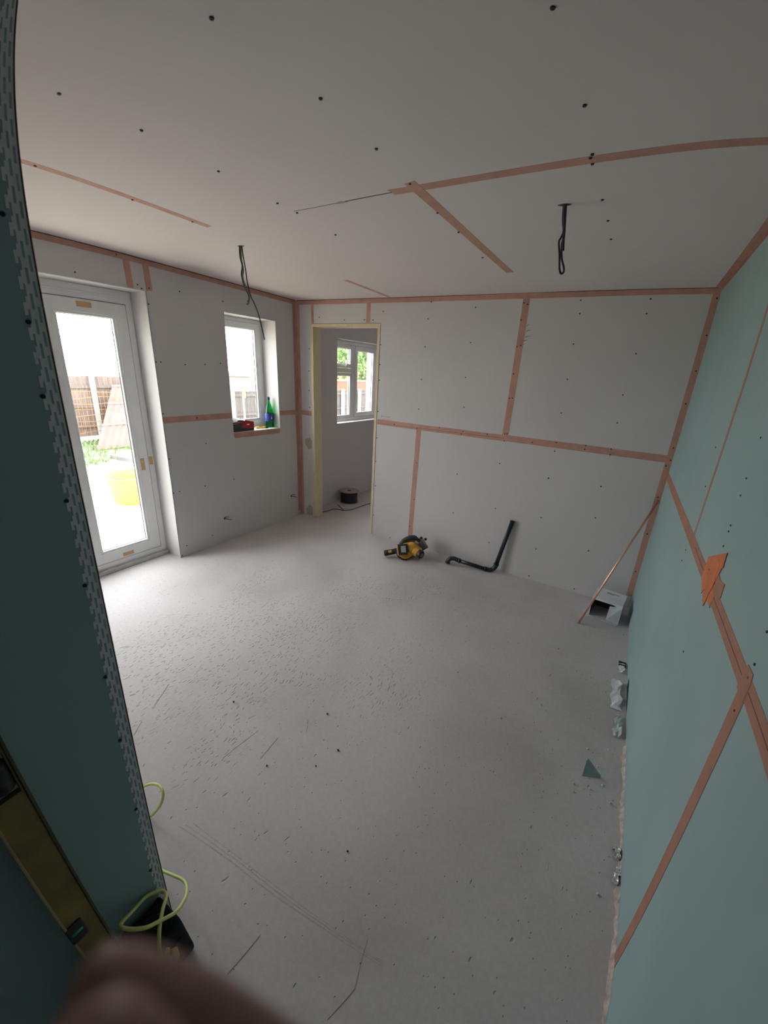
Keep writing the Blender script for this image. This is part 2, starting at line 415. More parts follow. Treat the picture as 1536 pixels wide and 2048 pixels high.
tape(wall_right, RIGHTW, (-1.905, 1.04), (-1.955, 1.19), 0.05, tape_strong, 0.0027)
patch(wall_right, RIGHTW, [(-1.965, 1.165), (-2.004, 1.158), (-2.057, 1.168), (-2.064, 1.127), (-2.038, 1.112), (-1.965, 1.10)], tape_green, 0.0017)
patch(wall_right, RIGHTW, [(-1.855, 1.10), (-1.87, 1.15), (-1.918, 1.193), (-1.952, 1.183), (-1.955, 1.143), (-1.96, 1.114), (-1.94, 1.075), (-1.887, 1.075)], tape_strong, 0.0031)
patch(wall_right, RIGHTW, [(-2.395, 1.065), (-2.399, 1.118), (-2.405, 1.133), (-2.447, 1.136), (-2.455, 1.112), (-2.452, 1.066)], tape_green, 0.0015)
# ceiling
tape(ceiling, CE, (-1.285, -1.846), (-0.003, -1.842), 0.046)
tape(ceiling, CE, (-1.180, -1.90), (-1.150, -0.60), 0.046, off=0.0009)
tape(ceiling, CE, (-2.378, -0.655), (-2.362, -0.02), 0.040)
tape(ceiling, CE, (-2.396, -1.815), (-2.440, -3.05), 0.046)
tape(ceiling, CE, (-0.018, -0.01), (0.000, -3.4), 0.034)
seam(ceiling, CE, (-1.51, -1.838), (-1.28, -1.846), 0.004); seam(ceiling, CE, (-1.80, -1.830), (-1.51, -1.838), 0.0016)
bm = bmesh.new(); prism(bm, [CEIL(-1.53 + .028 * math.cos(a) * (1 + .4 * math.sin(3 * a)), -1.838 + .009 * math.sin(a), -.0015) for a in [k * math.pi / 6 for k in range(12)]], (0, 0, .001))
obj('chipped_paper', bm, M('torn_paper', (.40, .37, .35), .9), ceiling)

SCREW_BACK=[(-1.959, 2.262), (-1.563, 2.209), (-1.976, 2.134), (-1.569, 1.95), (-1.984, 1.915), (-1.992, 1.646), (-1.577, 1.68), (-1.996, 1.387), (-1.559, 1.438), (-0.794, 2.231), (-0.783, 2.145), (-0.785, 1.945), (-0.779, 1.701), (-0.774, 1.455), (-0.369, 2.225), (-0.371, 2.137), (-0.376, 1.888), (-0.395, 1.614), (-0.387, 1.419), (-1.545, 0.843), (-1.178, 0.997), (-1.538, 0.461), (-1.153, 0.589), (-1.163, 0.252), (-0.766, 1.159), (-0.772, 0.936), (-0.768, 0.592), (-0.76, 0.302), (-0.775, 0.032), (-0.391, 0.937), (-0.378, 0.682), (-0.37, 0.397), (-0.406, 0.032), (-1.17, 1.192), (-0.946, 1.207), (-0.557, 1.202), (-0.382, 1.185), (-0.385, 1.227), (-0.556, 1.231), (-1.552, 1.207), (-1.54, 1.233), (-1.767, 1.241), (-1.322, 1.232), (-0.767, 1.229), (-1.159, 2.217), (-1.188, 2.228), (-1.188, 2.111), (-1.188, 1.923), (-1.161, 1.932), (-1.181, 1.724), (-1.183, 1.537), (-1.159, 1.54), (-1.175, 1.25), (-1.156, 1.252), (-1.967, 0.884), (-1.963, 0.51), (-1.987, 0.1), (-2.22, 0.012), (-0.012, 2.006), (-0.014, 1.791), (-0.018, 1.584), (-0.015, 1.286), (-0.010, 1.2), (-0.027, 1.157), (-0.021, 0.926), (-0.02, 0.637), (-0.024, 0.32), (-0.012, 2.219), (-2.436, 0.566), (-2.443, 0.828), (-2.441, 1.069), (-2.442, 1.616), (-2.442, 1.755), (-2.444, 1.927), (-2.445, 0.227), (-2.443, 1.327), (-2.539, 2.133), (-1.987, 0.207), (-2.247, 1.224), (-1.998, 1.212), (-3.315, 1.875), (-3.324, 1.657), (-3.329, 1.461), (-3.327, 1.284), (-3.179, 2.164), (-2.869, 2.137), (-2.636, 2.135), (-2.432, 2.202)]
SCREW_RIGHT=[(-1.316, 1.463), (-1.897, 1.566), (-1.897, 1.447), (-1.9, 1.395), (-1.371, 1.308), (-1.391, 1.028), (-1.382, 0.974), (-1.909, 1.302), (-1.91, 1.283), (-1.912, 1.235), (-1.892, 0.828), (-2.43, 1.116), (-2.432, 1.152), (-2.435, 1.03), (-2.424, 1.228), (-1.902, 1.038)]
SCREW_CEIL=[(-1.197, -2.717), (-0.585, -2.463), (-1.792, -2.747), (-1.172, -2.402), (-0.572, -2.128), (-1.786, -2.516), (-1.169, -2.136), (-1.797, -2.225), (-1.803, -1.924), (-1.795, -1.812), (-0.577, -1.878), (-0.584, -1.858), (-0.582, -1.819), (-0.573, -1.535), (-0.566, -1.317), (-0.566, -1.079), (-1.807, -1.516), (-1.181, -1.888), (-1.195, -1.611), (-1.195, -1.366), (-1.214, -0.946), (-2.425, -2.192), (-2.415, -1.9), (-2.425, -2.564)]
SCREW_LEFT=[(-1.7, 2.34), (-1.973, 2.182), (-1.582, 2.179), (-1.557, 2.159), (-1.502, 2.17), (-1.263, 2.188), (-1.520, 2.063), (-1.484, 1.665), (-1.284, 1.655), (-1.522, 1.663), (-1.521, 1.275), (-1.231, 1.225), (-1.521, 0.907), (-1.468, 0.612), (-1.521, 0.61), (-1.463, 0.097), (-1.518, 0.015), (-1.102, 1.664), (-0.949, 1.68), (-1.171, 0.997), (-0.911, 0.617), (-1.224, 0.611), (-1.202, 0.111), (-0.874, 2.179)]
SCREW_PART=[(-3.108, 1.9), (-3.099, 1.739), (-3.101, 1.614), (-3.1, 1.413), (-3.101, 1.222), (-3.101, 0.978), (-3.1, 0.779), (-3.1, 0.527), (-3.102, 0.264), (-3.1, 2.083)]
bm = bmesh.new(); lathe(bm, [(0, 0.0004), (0.0018, 0.0004), (0.0022, 0.0016), (0.0045, 0.0020), (0.0052, 0.0010), (0.0052, -0.004), (0, -0.004)], 10)
me_s = bpy.data.meshes.new('screw_head'); bm.to_mesh(me_s); bm.free(); me_s.materials.append(screw_m)
def screws(par, pts, conv, nrm, sc=1.0):
    for u, v in pts:
        o = bpy.data.objects.new('screw_head', me_s); C.objects.link(o); o.parent = par
        o.matrix_local = axis(conv(u, v, -0.0014 * sc), nrm) @ Matrix.Diagonal((sc, sc, sc, 1))
screws(wall_back, SCREW_BACK, BACK, (0, -1, 0)); screws(wall_right, SCREW_RIGHT, RIGHTW, (-1, 0, 0), .62)
screws(ceiling, SCREW_CEIL, CEIL, (0, 0, -1)); screws(wall_left, SCREW_LEFT, LEFT, (1, 0, 0)); screws(wall_near, SCREW_PART, PART, (1, 0, 0), .8)
# the scuffs beside the back wall's vertical joint and by the door frame
scuff = M('grey_scuff', (.33, .31, .30), .9)
for (x, z, l, w) in [(-1.128, 2.075, .022, .010), (-1.122, 2.035, .030, .014), (-1.115, 1.995, .045, .010), (-1.132, 1.965, .035, .012), (-1.140, 1.94, .030, .010)]:
    bm = bmesh.new(); prism(bm, [BACK(x - l / 2, z - w, -.0004), BACK(x - l * .1, z - w * .1, -.0004), BACK(x + l / 2, z + w * .3, -.0004), BACK(x + l * .4, z + w * .55, -.0004), BACK(x - l * .2, z + w * .5, -.0004), BACK(x - l / 2, z, -.0004)], (0, .0003, 0)); obj('scuff_mark', bm, scuff, wall_back)
for (x0, z0, x1, z1) in [(-2.40, 1.285, -2.30, 1.282), (-2.385, 1.262, -2.28, 1.258), (-2.405, 1.27, -2.40, 1.295)]:
    tape(wall_back, BACK, (x0, z0), (x1, z1), 0.004, scuff, 0.0005, 0, 'scuff_mark')
stain = M('filler_stain', (.42, .36, .31), .9)
for pts in ([(-3.405, .93), (-3.33, .96), (-3.30, .93), (-3.31, .84), (-3.35, .82), (-3.40, .87)], [(-3.40, .02), (-3.31, .02), (-3.31, .13), (-3.36, .15), (-3.41, .09)]):
    bm = bmesh.new(); prism(bm, [BACK(x, z, -.0006) for x, z in pts], (0, .0004, 0)); obj('filler_mark', bm, stain, wall_back)

# perforated corner bead on the near partition: slots are real openings over the green board
def corner_bead(par):
    bm = bmesh.new(); dz = 0.005; cols = [0.0, 0.0045, 0.0085, 0.0125, 0.0165, 0.0205, 0.0235, 0.0285]
    n = int(2.34 / dz)
    for i in range(n):
        z0 = 0.02 + i * dz; ph = i % 8
        for c in range(7):
            if c == 1 and ph < 5: continue
            if c == 3 and (ph + 4) % 8 < 5: continue
            if c == 5 and ph < 4: continue
            if c == 6 and (ph + 2) % 8 < 4: continue
            y0, y1 = -3.073 - cols[c], -3.073 - cols[c + 1]
            v = [bm.verts.new((-1.2442, y, z)) for y, z in ((y0, z0), (y1, z0), (y1, z0 + dz), (y0, z0 + dz))]
            bm.faces.new(v)
    bmesh.ops.remove_doubles(bm, verts=bm.verts, dist=1e-5)
    me = bpy.data.meshes.new('corner_bead'); bm.to_mesh(me); bm.free()
    o = link('corner_bead', me, M('sheen_zinc_bead', (.68, .69, .71), .6, .1), par)  # zinc paled, its reflection of the bright room put into the colour
    s = o.modifiers.new('thick', 'SOLIDIFY'); s.thickness = 0.0006; s.offset = 1
    o['label'] = 'perforated galvanised metal corner bead'
    tubeobj('bead_nose', [(-1.2445, -3.0725, 0.01), (-1.2445, -3.0725, 2.36)], 0.0016, seam_m, par, 8, False)
    boxobj('bead_wing', -1.27, -1.2445, -3.0729, -3.0722, 0.01, 2.36, zinc, par)
corner_bead(wall_near)
# beads on the reveals; white ones also paint in the bright lit edges
def bead(a, b, mat, w=.004): tubeobj('reveal_bead', [a, b], w, mat, wall_left, 6, False)
bead(LEFT(-1.531, .0, -.001), LEFT(-1.531, 2.147, -.001), zinc)
white_edge = M('lit_white_bead', (.80, .80, .80), .5)
bead(LEFT(-2.76, 2.146, -.001), LEFT(-1.531, 2.146, -.001), white_edge)
bead(LEFT(-.87, 2.10, -.001), LEFT(-.283, 2.10, -.001), white_edge); bead(LEFT(-.284, 1.065, -.001), LEFT(-.284, 2.10, -.001), white_edge)
bead(LEFT(.69, 2.037, -.001), LEFT(1.76, 2.037, -.001), white_edge)

# ------------------------------------------------------------------ windows and doors (white frames set deep in the left wall)
def ring(name, y0, y1, z0, z1, w, d0, d1, mat, par, bev=.004, wb=None, wt=None):
    bm = bmesh.new(); wb = w if wb is None else wb; wt = w if wt is None else wt
    wall_holes(bm, y0, y1, z0, z1, [(y0 + w, y1 - w, z0 + wb, z1 - wt)], d0, d1, LEFT)
    return obj(name, bm, mat, par, bevel=bev)
def pane(y0, y1, z0, z1, d, par):
    bm = bmesh.new(); wall_holes(bm, y0, y1, z0, z1, [], d, d + .004, LEFT); o = obj('glass_pane', bm, glass, par); return o
def lbox(name, y0, y1, z0, z1, d0, d1, mat, par, bev=0):
    bm = bmesh.new(); wall_holes(bm, y0, y1, z0, z1, [], d0, d1, LEFT); return obj(name, bm, mat, par, bevel=bev)
def light(name, y0, y1, z0, z1, w, d, par, frame_gap=True, bead_w=.018):
    s = ring(name, y0, y1, z0, z1, w, d, d + .06, upvc, par, .006)
    ring('glazing_bead', y0 + w - .002, y1 - w + .002, z0 + w - .002, z1 - w + .002, bead_w, d + .006, d + .03, upvc, s, .005)
    ring('gasket', y0 + w + bead_w - .003, y1 - w - bead_w + .003, z0 + w + bead_w - .003, z1 - w - bead_w + .003, .004, d + .028, d + .034, gasket, s, 0)
    pane(y0 + w, y1 - w, z0 + w, z1 - w, d + .034, s)
    return s
door1 = struct(thing('door_1', 'white french doors glazed full height', None, LEFT(-2.145, 0, .2)))
del door1['label']
W2L = lambda o, p: None
def adopt(o, p):
    o.parent = p; o.matrix_parent_inverse = Matrix.Translation(p.location).inverted(); return o
fr = adopt(ring('door_frame', -2.76, -1.531, 0.0, 2.146, .052, .20, .27, upvc, None, .005, wb=.082, wt=.092), door1)
adopt(lbox('head_strip', -2.74, -1.60, 2.088, 2.102, .195, .20, upvc, None, .003), door1)
for (a, b) in ((-2.142, -1.583), (-2.707, -2.148)):
    s = adopt(light('door_sash', a, b, .084, 2.052, .088, .192, None), door1)
    ring('shadow_gap', a - .003, b + .003, .081, 2.055, .004, .199, .205, gasket, s, 0)
    lbox('packing_tape', (a + b) / 2 - .05, (a + b) / 2 + .045, 2.000, 2.036, .1905, .192, masking, s)
    lbox('packing_tape', (a + b) / 2 - .04, (a + b) / 2 + .045, .098, .130, .1905, .192, masking, s)
    if a > -2.145:
        lbox('packing_tape', -1.650, -1.618, .80, .90, .1905, .192, masking, s)
        k = lbox('keyhole', -1.640, -1.631, .862, .884, .1895, .1905, M('brass', (.75, .58, .25), .3, 1.0), s)
adopt(lbox('packing_tape', -1.575, -1.545, .835, .905, .1985, .1999, masking, None), door1)
adopt(lbox('packing_tape', -2.16, -2.125, 2.075, 2.13, .1985, .1999, masking, None), door1)
trim1 = struct(lbox('trim_1', -2.758, -1.535, 0.0, .035, .165, .198, M('dusty_threshold', (.55, .55, .52), .9, var=.15, vscale=20, bump=.5, bscale=40), None, .006))

win1 = struct(thing('window_1', None, None, LEFT(-.58, 1.062, .2)))
adopt(ring('window_frame', -.869, -.284, 1.063, 2.099, .034, .20, .27, upvc, None, .004), win1)
adopt(light('window_sash', -.833, -.320, 1.099, 2.063, .042, .192, None), win1)
sill1 = adopt(lbox('window_sill', -.869, -.284, 1.0625, 1.067, .004, .199, M('white_sill', (.74, .73, .71), .6, var=.08), None, 0), win1)
win2 = struct(thing('window_2', None, None, LEFT(1.22, 1.04, .12)))
adopt(ring('window_frame', .691, 1.759, 1.041, 2.036, .045, .12, .19, upvc, None, .004), win2)
adopt(lbox('mullion', 1.165, 1.215, 1.086, 1.991, .12, .19, upvc, None, .004), win2)
adopt(lbox('transom', .736, 1.165, 1.655, 1.712, .12, .19, upvc, None, .004), win2)
sa = adopt(light('opening_sash', .738, 1.163, 1.714, 1.989, .036, .112, None, bead_w=.014), win2)
bm = bmesh.new(); box(bm, -3.585, -3.57, .90, 1.00, 1.722, 1.738); tube(bm, [Vector((-3.565, .97, 1.73)), Vector((-3.55, .985, 1.76)), Vector((-3.548, .99, 1.86))], .006, 8)
obj('window_handle', bm, upvc, sa)
adopt(light('fixed_light', .738, 1.163, 1.088, 1.653, .020, .125, None, bead_w=.018), win2)
adopt(light('opening_sash', 1.217, 1.712, 1.088, 1.989, .045, .112, None), win2)
adopt(lbox('window_sill', .691, 1.759, 1.0405, 1.046, .004, .119, M('white_sill', (.7, .7, .7), .6), None), win2)

# bare timber lining of the opening in the back wall
door2 = struct(thing('door_2', None, None, (-2.87, 0.06, 0)))
def pbox(name, x0, x1, z0, z1):
    bm = bmesh.new(); box(bm, x0, x1, -.004, .126, z0, z1); return adopt(obj(name, bm, pine, None, bevel=.0015), door2)
pbox('jamb', -3.290, -3.262, .001, 2.078); pbox('jamb', -2.483, -2.455, .001, 2.078); pbox('door_head', -3.290, -2.455, 2.0785, 2.105)

# copper tails poking out of the left wall
def tails(y, z, lab):
    o = thing('pipe_tail', lab, 'pipe', LEFT(y, z))
    hole = bmesh.new(); lathe(hole, [(0, .001), (.013, .001), (.014, 0), (.014, -.002), (0, -.002)], 12, axis((0, 0, 0), (1, 0, 0))); obj('wall_hole', hole, seam_m, o)
    tubeobj('pipe', [(-.01, 0, 0), (.03, .002, 0), (.052, .010, -.004)], .005, M('tarnished_copper', (.36, .22, .16), .5, .6), o, 8)
    tubeobj('pipe', [(-.01, .012, .012), (.02, .016, .014), (.035, .022, .018)], .004, M('tarnished_copper', (.36, .22, .16), .5, .6), o, 8)
    tubeobj('wire_end', [(.04, .012, -.006), (.05, .03, -.012), (.045, .045, -.012)], .0025, black_pl, o, 6)
tails(-1.049, .243, 'pair of short pipe ends poking from left wall below the window')
tails(-.151, .268, 'pair of short pipe ends poking from left wall beside the corner')

# ------------------------------------------------------------------ cables hanging from the ceiling
def hang(name, label, hole_xy, paths):
    x, y = hole_xy; z = zc(x, y)
    o = thing(name, label, 'cable', (x, y, z))
    bm = bmesh.new(); prism(bm, [Vector((.022 * math.cos(a) * (1 + .3 * math.sin(2 * a)), .012 * math.sin(a), -.0012)) for a in [k * math.pi / 6 for k in range(12)]], (0, 0, .0011)); obj('cable_hole', bm, seam_m, o)
    for r, mat, pts in paths: tubeobj('cable', [Vector(p) - Vector((x, y, z)) for p in pts], r, mat, o, 8)
    return o
hang('ceiling_cable', 'dark cable drops from ceiling before left window, one long end', (-2.507, -1.52), [
    (.0042, cable_m, [(-2.512, -1.524, 2.36), (-2.514, -1.525, 2.29), (-2.506, -1.52, 2.24), (-2.512, -1.524, 2.19), (-2.500, -1.516, 2.13), (-2.484, -1.506, 2.09), (-2.480, -1.504, 2.065), (-2.488, -1.509, 2.048)]),
    (.0042, cable_grey, [(-2.507, -1.520, 2.36), (-2.508, -1.521, 2.28), (-2.502, -1.517, 2.22), (-2.507, -1.520, 2.18), (-2.493, -1.512, 2.12), (-2.479, -1.503, 2.08), (-2.487, -1.508, 2.04), (-2.495, -1.513, 2.035)]),
    (.0036, cable_m, [(-2.503, -1.518, 2.36), (-2.499, -1.516, 2.30), (-2.490, -1.510, 2.22), (-2.484, -1.507, 2.15), (-2.470, -1.499, 2.08), (-2.455, -1.490, 2.045), (-2.438, -1.480, 1.995), (-2.428, -1.474, 1.951), (-2.419, -1.469, 1.90), (-2.409, -1.463, 1.84)])])
hang('ceiling_cable', 'dark looped cable hanging from ceiling near the right wall', (-.704, -1.528), [
    (.0040, cable_m, [(-.708, -1.528, 2.33), (-.701, -1.528, 2.27), (-.692, -1.528, 2.233), (-.697, -1.528, 2.212), (-.702, -1.528, 2.196), (-.692, -1.528, 2.153), (-.683, -1.528, 2.105), (-.674, -1.528, 2.088), (-.666, -1.528, 2.092), (-.668, -1.528, 2.108), (-.681, -1.528, 2.14), (-.690, -1.526, 2.186), (-.688, -1.526, 2.219), (-.693, -1.526, 2.269), (-.700, -1.526, 2.33)]),
    (.0050, cable_m, [(-.704, -1.532, 2.33), (-.696, -1.532, 2.27), (-.689, -1.532, 2.235), (-.686, -1.532, 2.203), (-.681, -1.532, 2.165)])])

# ------------------------------------------------------------------ things on the window sill
SZ = 1.0672
b = thing('water_bottle', 'green water bottle with blue label on left window sill', 'bottle', LEFT(-.330, SZ, .10))
latheobj('bottle_body', [(0, .004), (.030, .0), (.041, .004), (.043, .015), (.041, .05), (.0425, .10), (.041, .15), (.034, .19), (.022, .235), (.0135, .268), (.0130, .285), (0, .286)], bottle_glass, b)
latheobj('bottle_label', [(.0436, .065), (.0440, .07), (.0440, .140), (.0436, .145)], M('blue_label', (.03, .07, .35), .5, col2=(.02, .04, .22), vscale=30), b)
bm = bmesh.new(); prism(bm, [Vector((.0455, y, z)) for y, z in ((-.020, .090), (-.004, .090), (-.016, .118))], (.0008, 0, 0)); obj('label_mark', bm, M('white_print', (.8, .8, .8), .5), b)
latheobj('bottle_cap', [(0, .312), (.013, .311), (.0145, .305), (.0145, .284), (0, .284)], M('dark_blue_cap', (.02, .02, .12), .4), b, 20)

t = thing('toolbox', 'open black case with red lid on the left window sill', 'toolbox', LEFT(-.735, SZ, .075))
def openbox(name, sx, sy, h, th, mat, par, z0=0):
    bm = bmesh.new(); box(bm, -sx, sx, -sy, sy, z0, z0 + th)
    for (a, b2, c2, d2) in ((-sx, sx, -sy, -sy + th), (-sx, sx, sy - th, sy), (-sx, -sx + th, -sy, sy), (sx - th, sx, -sy, sy)): box(bm, a, b2, c2, d2, z0, z0 + h)
    return obj(name, bm, mat, par, bevel=.0015)
openbox('case_body', .058, .125, .075, .004, M('dark_case', (.045, .045, .06), .5), t)
red = M('red_plastic', (.42, .02, .03), .45)
bm = bmesh.new(); prism(bm, [Vector((.060, y, z)) for y, z in ((-.02, .030), (.127, .018), (.127, .085), (.030, .108), (-.02, .085))], (-.055, 0, 0)); obj('red_lid', bm, red, t, bevel=.004)
bm = bmesh.new(); prism(bm, [Vector((.058, y, z)) for y, z in ((-.085, .098), (-.01, .088), (.01, .104), (-.05, .110))], (-.07, 0, .012)); obj('loose_flap', bm, M('dark_case', (.045, .045, .06), .5), t)
boxobj('white_clip', .060, .066, .035, .065, .058, .068, M('white_print', (.8, .8, .8), .5), t, .001)
t = thing('utility_knife', 'yellow and black hand tool lying beside the bottle', 'tool', LEFT(-.475, SZ, .075), (0, 0, 1.35))
bm = bmesh.new(); prism(bm, [Vector((x, y, 0)) for x, y in ((-.055, -.012), (.02, -.017), (.05, -.012), (.05, .012), (.02, .017), (-.055, .014))], (0, 0, .018)); obj('tool_body', bm, M('bright_yellow', (.75, .55, .05), .45), t, bevel=.004)
boxobj('tool_grip', .048, .082, -.013, .013, .002, .018, black_pl, t, .004)
boxobj('tool_slider', -.02, .02, -.005, .005, .018, .022, black_pl, t, .001)

# ------------------------------------------------------------------ things on the floor by the back wall
# cordless circular saw lying on its side; local x right, y up the picture side, z towards the room
S = Vector((-1.86, -.27, .093))
sr, su, sf = Vector((.899019, .437909, 0)), Vector((-.181399, .37241, .910167)), Vector((.39857, -.818258, .41424))
saw = thing('circular_saw', 'yellow and black cordless circular saw lying near back wall', 'power tool')
ms = Matrix((sr, su, sf)).transposed().to_4x4(); ms.translation = S; saw.matrix_world = ms
def loc_box(name, c, s, rz, mat, par, bev=.006, extra=None):
    m = Matrix.Translation(c) @ Matrix.Rotation(rz, 4, 'Z') @ (extra or Matrix.Identity(4))
    bm = bmesh.new(); box(bm, -s[0] / 2, s[0] / 2, -s[1] / 2, s[1] / 2, -s[2] / 2, s[2] / 2, m); return obj(name, bm, mat, par, bevel=bev)
# front handle, black, sticking out to the left
tubeobj('front_handle', [(-.222, -.070, .03), (-.205, -.066, .03), (-.15, -.052, .02), (-.09, -.032, .01)], .0275, black_pl, saw, 16)
bmh = latheobj('handle_cap', [(0, .004), (.022, .003), (.029, -.006), (.030, -.03), (.0285, -.034)], black_pl, saw, 20, axis((-.226, -.071, .03), (-.97, -.22, .05)))
tubeobj('handle_collar', [(-.185, -.055, .046), (-.17, -.052, .048), (-.155, -.046, .046)], .013, yellow_pl, saw, 10)
# yellow gear housing
bm = bmesh.new()
prism(bm, [Vector((x, y, -.02)) for x, y in ((-.105, -.045), (-.09, .015), (-.035, .045), (.03, .062), (.085, .045), (.125, .01), (.12, -.035), (.06, -.055), (.03, -.09), (-.015, -.112), (-.055, -.098), (-.085, -.075))], (0, 0, .075))
obj('gear_housing', bm, yellow_pl, saw, bevel=.014)
latheobj('housing_dome', [(0, .034), (.028, .031), (.047, .02), (.055, 0), (.055, -.02)], yellow_pl, saw, 24, axis((.045, .008, .05), (.05, .1, 1)))
# motor with black end cap
latheobj('motor_body', [(.046, -.06), (.047, 0), (.043, .045), (.040, .05)], yellow_pl, saw, 24, axis((.075, -.022, .045), (.72, -.42, .55)))
mc = latheobj('motor_cap', [(.040, .045), (.043, .052), (.042, .080), (.034, .088), (0, .088)], black_pl, saw, 24, axis((.075, -.022, .045), (.72, -.42, .55)))
latheobj('cap_badge', [(0, .0895), (.021, .0893), (.022, .087)], M('rust_red_badge', (.42, .16, .08), .5), mc, 20, axis((.075, -.022, .045), (.72, -.42, .55)))
# battery with grey rating label
bt = loc_box('battery', (-.052, -.020, .065), (.098, .105, .07), .16, black_pl, saw, .010)
loc_box('battery_label', (-.042, -.016, .1005), (.046, .062, .002), .16, M('grey_green_label', (.36, .40, .37), .5), bt, .003)
loc_box('battery_rim', (-.095, -.030, .078), (.012, .10, .05), .16, M('orange_rim', (.70, .36, .08), .45), bt, .004)
bm = bmesh.new(); tube(bm, catmull([(-.098, .0, .05), (-.105, -.05, .05), (-.085, -.09, .045), (-.04, -.115, .04), (.0, -.118, .04)]), .008, 8); obj('lower_strap', bm, black_pl, saw, smooth=True)
# rear grip and blade guard
tubeobj('rear_grip', [(-.075, .030, .0), (-.055, .058, .01), (-.015, .088, .012), (.035, .108, .01), (.075, .102, .0), (.098, .080, -.01)], [.018] * 8 + [.022] * 24 + [.016] * 9, M('dark_grip', (.06, .062, .065), .5), saw, 12)
bm = bmesh.new()
for k in range(13):
    pass
prof = [(.088, -.012), (.092, -.008), (.092, .018), (.086, .022), (.02, .022), (.02, -.012)]
lathe(bm, prof, 40, Matrix.Translation((.03, .012, -.045))); obj('blade_guard', bm, grey_metal, saw, smooth=False)
latheobj('blade', [(0, -.0008), (.080, -.0008), (.082, 0), (.080, .0008), (0, .0008)], M('steel_blade', (.5, .5, .5), .25, 1.0), saw, 48, Matrix.Translation((.03, .012, -.062)))
# shoe plate with slots, knobs
shoe_m = Matrix.Translation((.140, .055, -.01)) @ Matrix.Rotation(-.95, 4, 'Z') @ Matrix.Rotation(.5, 4, 'X')
bm = bmesh.new(); box(bm, -.062, .062, -.035, .035, -.002, .002, shoe_m); box(bm, -.062, .062, .033, .036, -.002, .010, shoe_m); box(bm, -.062, .062, -.036, -.033, -.002, .010, shoe_m); box(bm, -.04, .03, -.008, .008, .002, .009, shoe_m)
obj('base_plate', bm, grey_metal, saw, bevel=.001)
latheobj('depth_knob', [(0, .016), (.011, .016), (.013, .010), (.013, 0), (0, 0)], black_pl, saw, 14, axis((.166, .098, .0), (.1, .4, 1)))
latheobj('bevel_knob', [(0, .016), (.009, .016), (.011, .010), (.011, 0), (0, 0)], black_pl, saw, 14, axis((.122, .108, .0), (.1, .4, 1)))
loc_box('trigger', (.085, .060, .035), (.035, .014, .014), -.5, M('bare_metal_bracket', (.6, .58, .55), .4, .6), saw, .003)

# black waste pipe with bends, one end leaning on the wall
wp = thing('waste_pipe', 'black plastic waste pipe with bends leaning against back wall', 'pipe', (-1.09, -.06, 0))
o_ = Vector((-1.09, -.06, 0)); R0 = .0185
A_ = Vector((-1.385, -.135, .050)); B_ = Vector((-1.135, -.085, .019)); C_ = Vector((-1.058, -.058, .075)); D_ = Vector((-.985, -.021, .515))
tubeobj('hook_bend', [p - o_ for p in (Vector((-1.478, -.170, .012)), Vector((-1.476, -.166, .030)), Vector((-1.458, -.155, .056)), Vector((-1.42, -.142, .060)), A_)], R0 * 1.12, pipe_pl, wp, 16)
tubeobj('lower_pipe', [A_ - o_, B_ - o_], R0, pipe_pl, wp, 16, False)
tubeobj('elbow', [p - o_ for p in (B_, Vector((-1.105, -.078, .019)), Vector((-1.078, -.068, .032)), Vector((-1.064, -.061, .052)), C_)], R0 * 1.12, pipe_pl, wp, 16)
tubeobj('upper_pipe', [C_ - o_, D_ - o_], R0, pipe_pl, wp, 16, False)
def collar(p, q, r=R0 * 1.3, l=.014):
    d = (q - p).normalized(); tubeobj('collar', [p - o_, p - o_ + d * l], r, pipe_pl, wp, 18, False)
collar(A_, B_); collar(B_, A_); collar(C_, D_); collar(Vector((-1.478, -.170, .010)), Vector((-1.476, -.166, .030)), R0 * 1.3, .010)
tubeobj('pipe_mouth', [D_ - o_ - (D_ - C_).normalized() * .012, D_ - o_], R0 * 1.12, pipe_pl, wp, 18, False)

# copper pipe leaning in the corner
bm = bmesh.new(); tube(bm, [(0, 0, 0), (.303, .466, .902)], .0075, 14)
cp = obj('copper_pipe', bm, copper, None, smooth=True); cp.location = (-.316, -.482, .004); tag(cp, 'thin copper pipe leaning into the right corner over a box', 'pipe')

# open cardboard box on its side
bx = thing('cardboard_box', 'small white cardboard box lying open in the right corner', 'box', (-.166, -.322, 0), (0, 0, -.125))
w2, dd, hh, th = .100, .205, .160, .003
def two(name, a, mat=card, par=bx, bev=.0008): return boxobj(name, *a, mat, par, bev)
two('box_base', (-w2, w2, 0, dd, 0, th)); two('box_back', (-w2, w2, dd - th, dd, th, hh - th))
two('box_side', (-w2, -w2 + th, 0, dd - th, th, hh - th)); two('box_side', (w2 - th, w2, 0, dd - th, th, hh - th))
top = two('box_top', (-w2, w2, 0, dd, hh - th, hh))
boxobj('shaded_inside', -w2 + th, w2 - th, dd - th - .002, dd - th, th, hh - th, card_in, bx); boxobj('shaded_inside', -w2 + th, -w2 + th + .001, 0.004, dd - th - .002, th, hh - th, card_in, bx)
boxobj('shaded_inside', -w2 + th + .001, w2 - th, .004, dd - th - .002, hh - th - .001, hh - th, card_in, bx)
boxobj('printed_line', -.03, .055, .150, .158, hh, hh + .0004, ink, top); boxobj('printed_line', -.028, .02, .135, .141, hh, hh + .0004, ink, top)
bm = bmesh.new(); prism(bm, [Vector(p) for p in ((w2, 0, .004), (w2, 0, hh - .012), (.022, -.012, hh - .022), (.020, -.035, .03))], (0, -.0025, 0)); obj('side_flap', bm, card, bx)
bm = bmesh.new(); prism(bm, [Vector(p) for p in ((-w2, 0, .002), (w2, 0, .002), (w2 - .01, -.030, .004), (-w2 + .02, -.022, .010))], (0, 0, .002)); obj('bottom_flap', bm, card, bx)
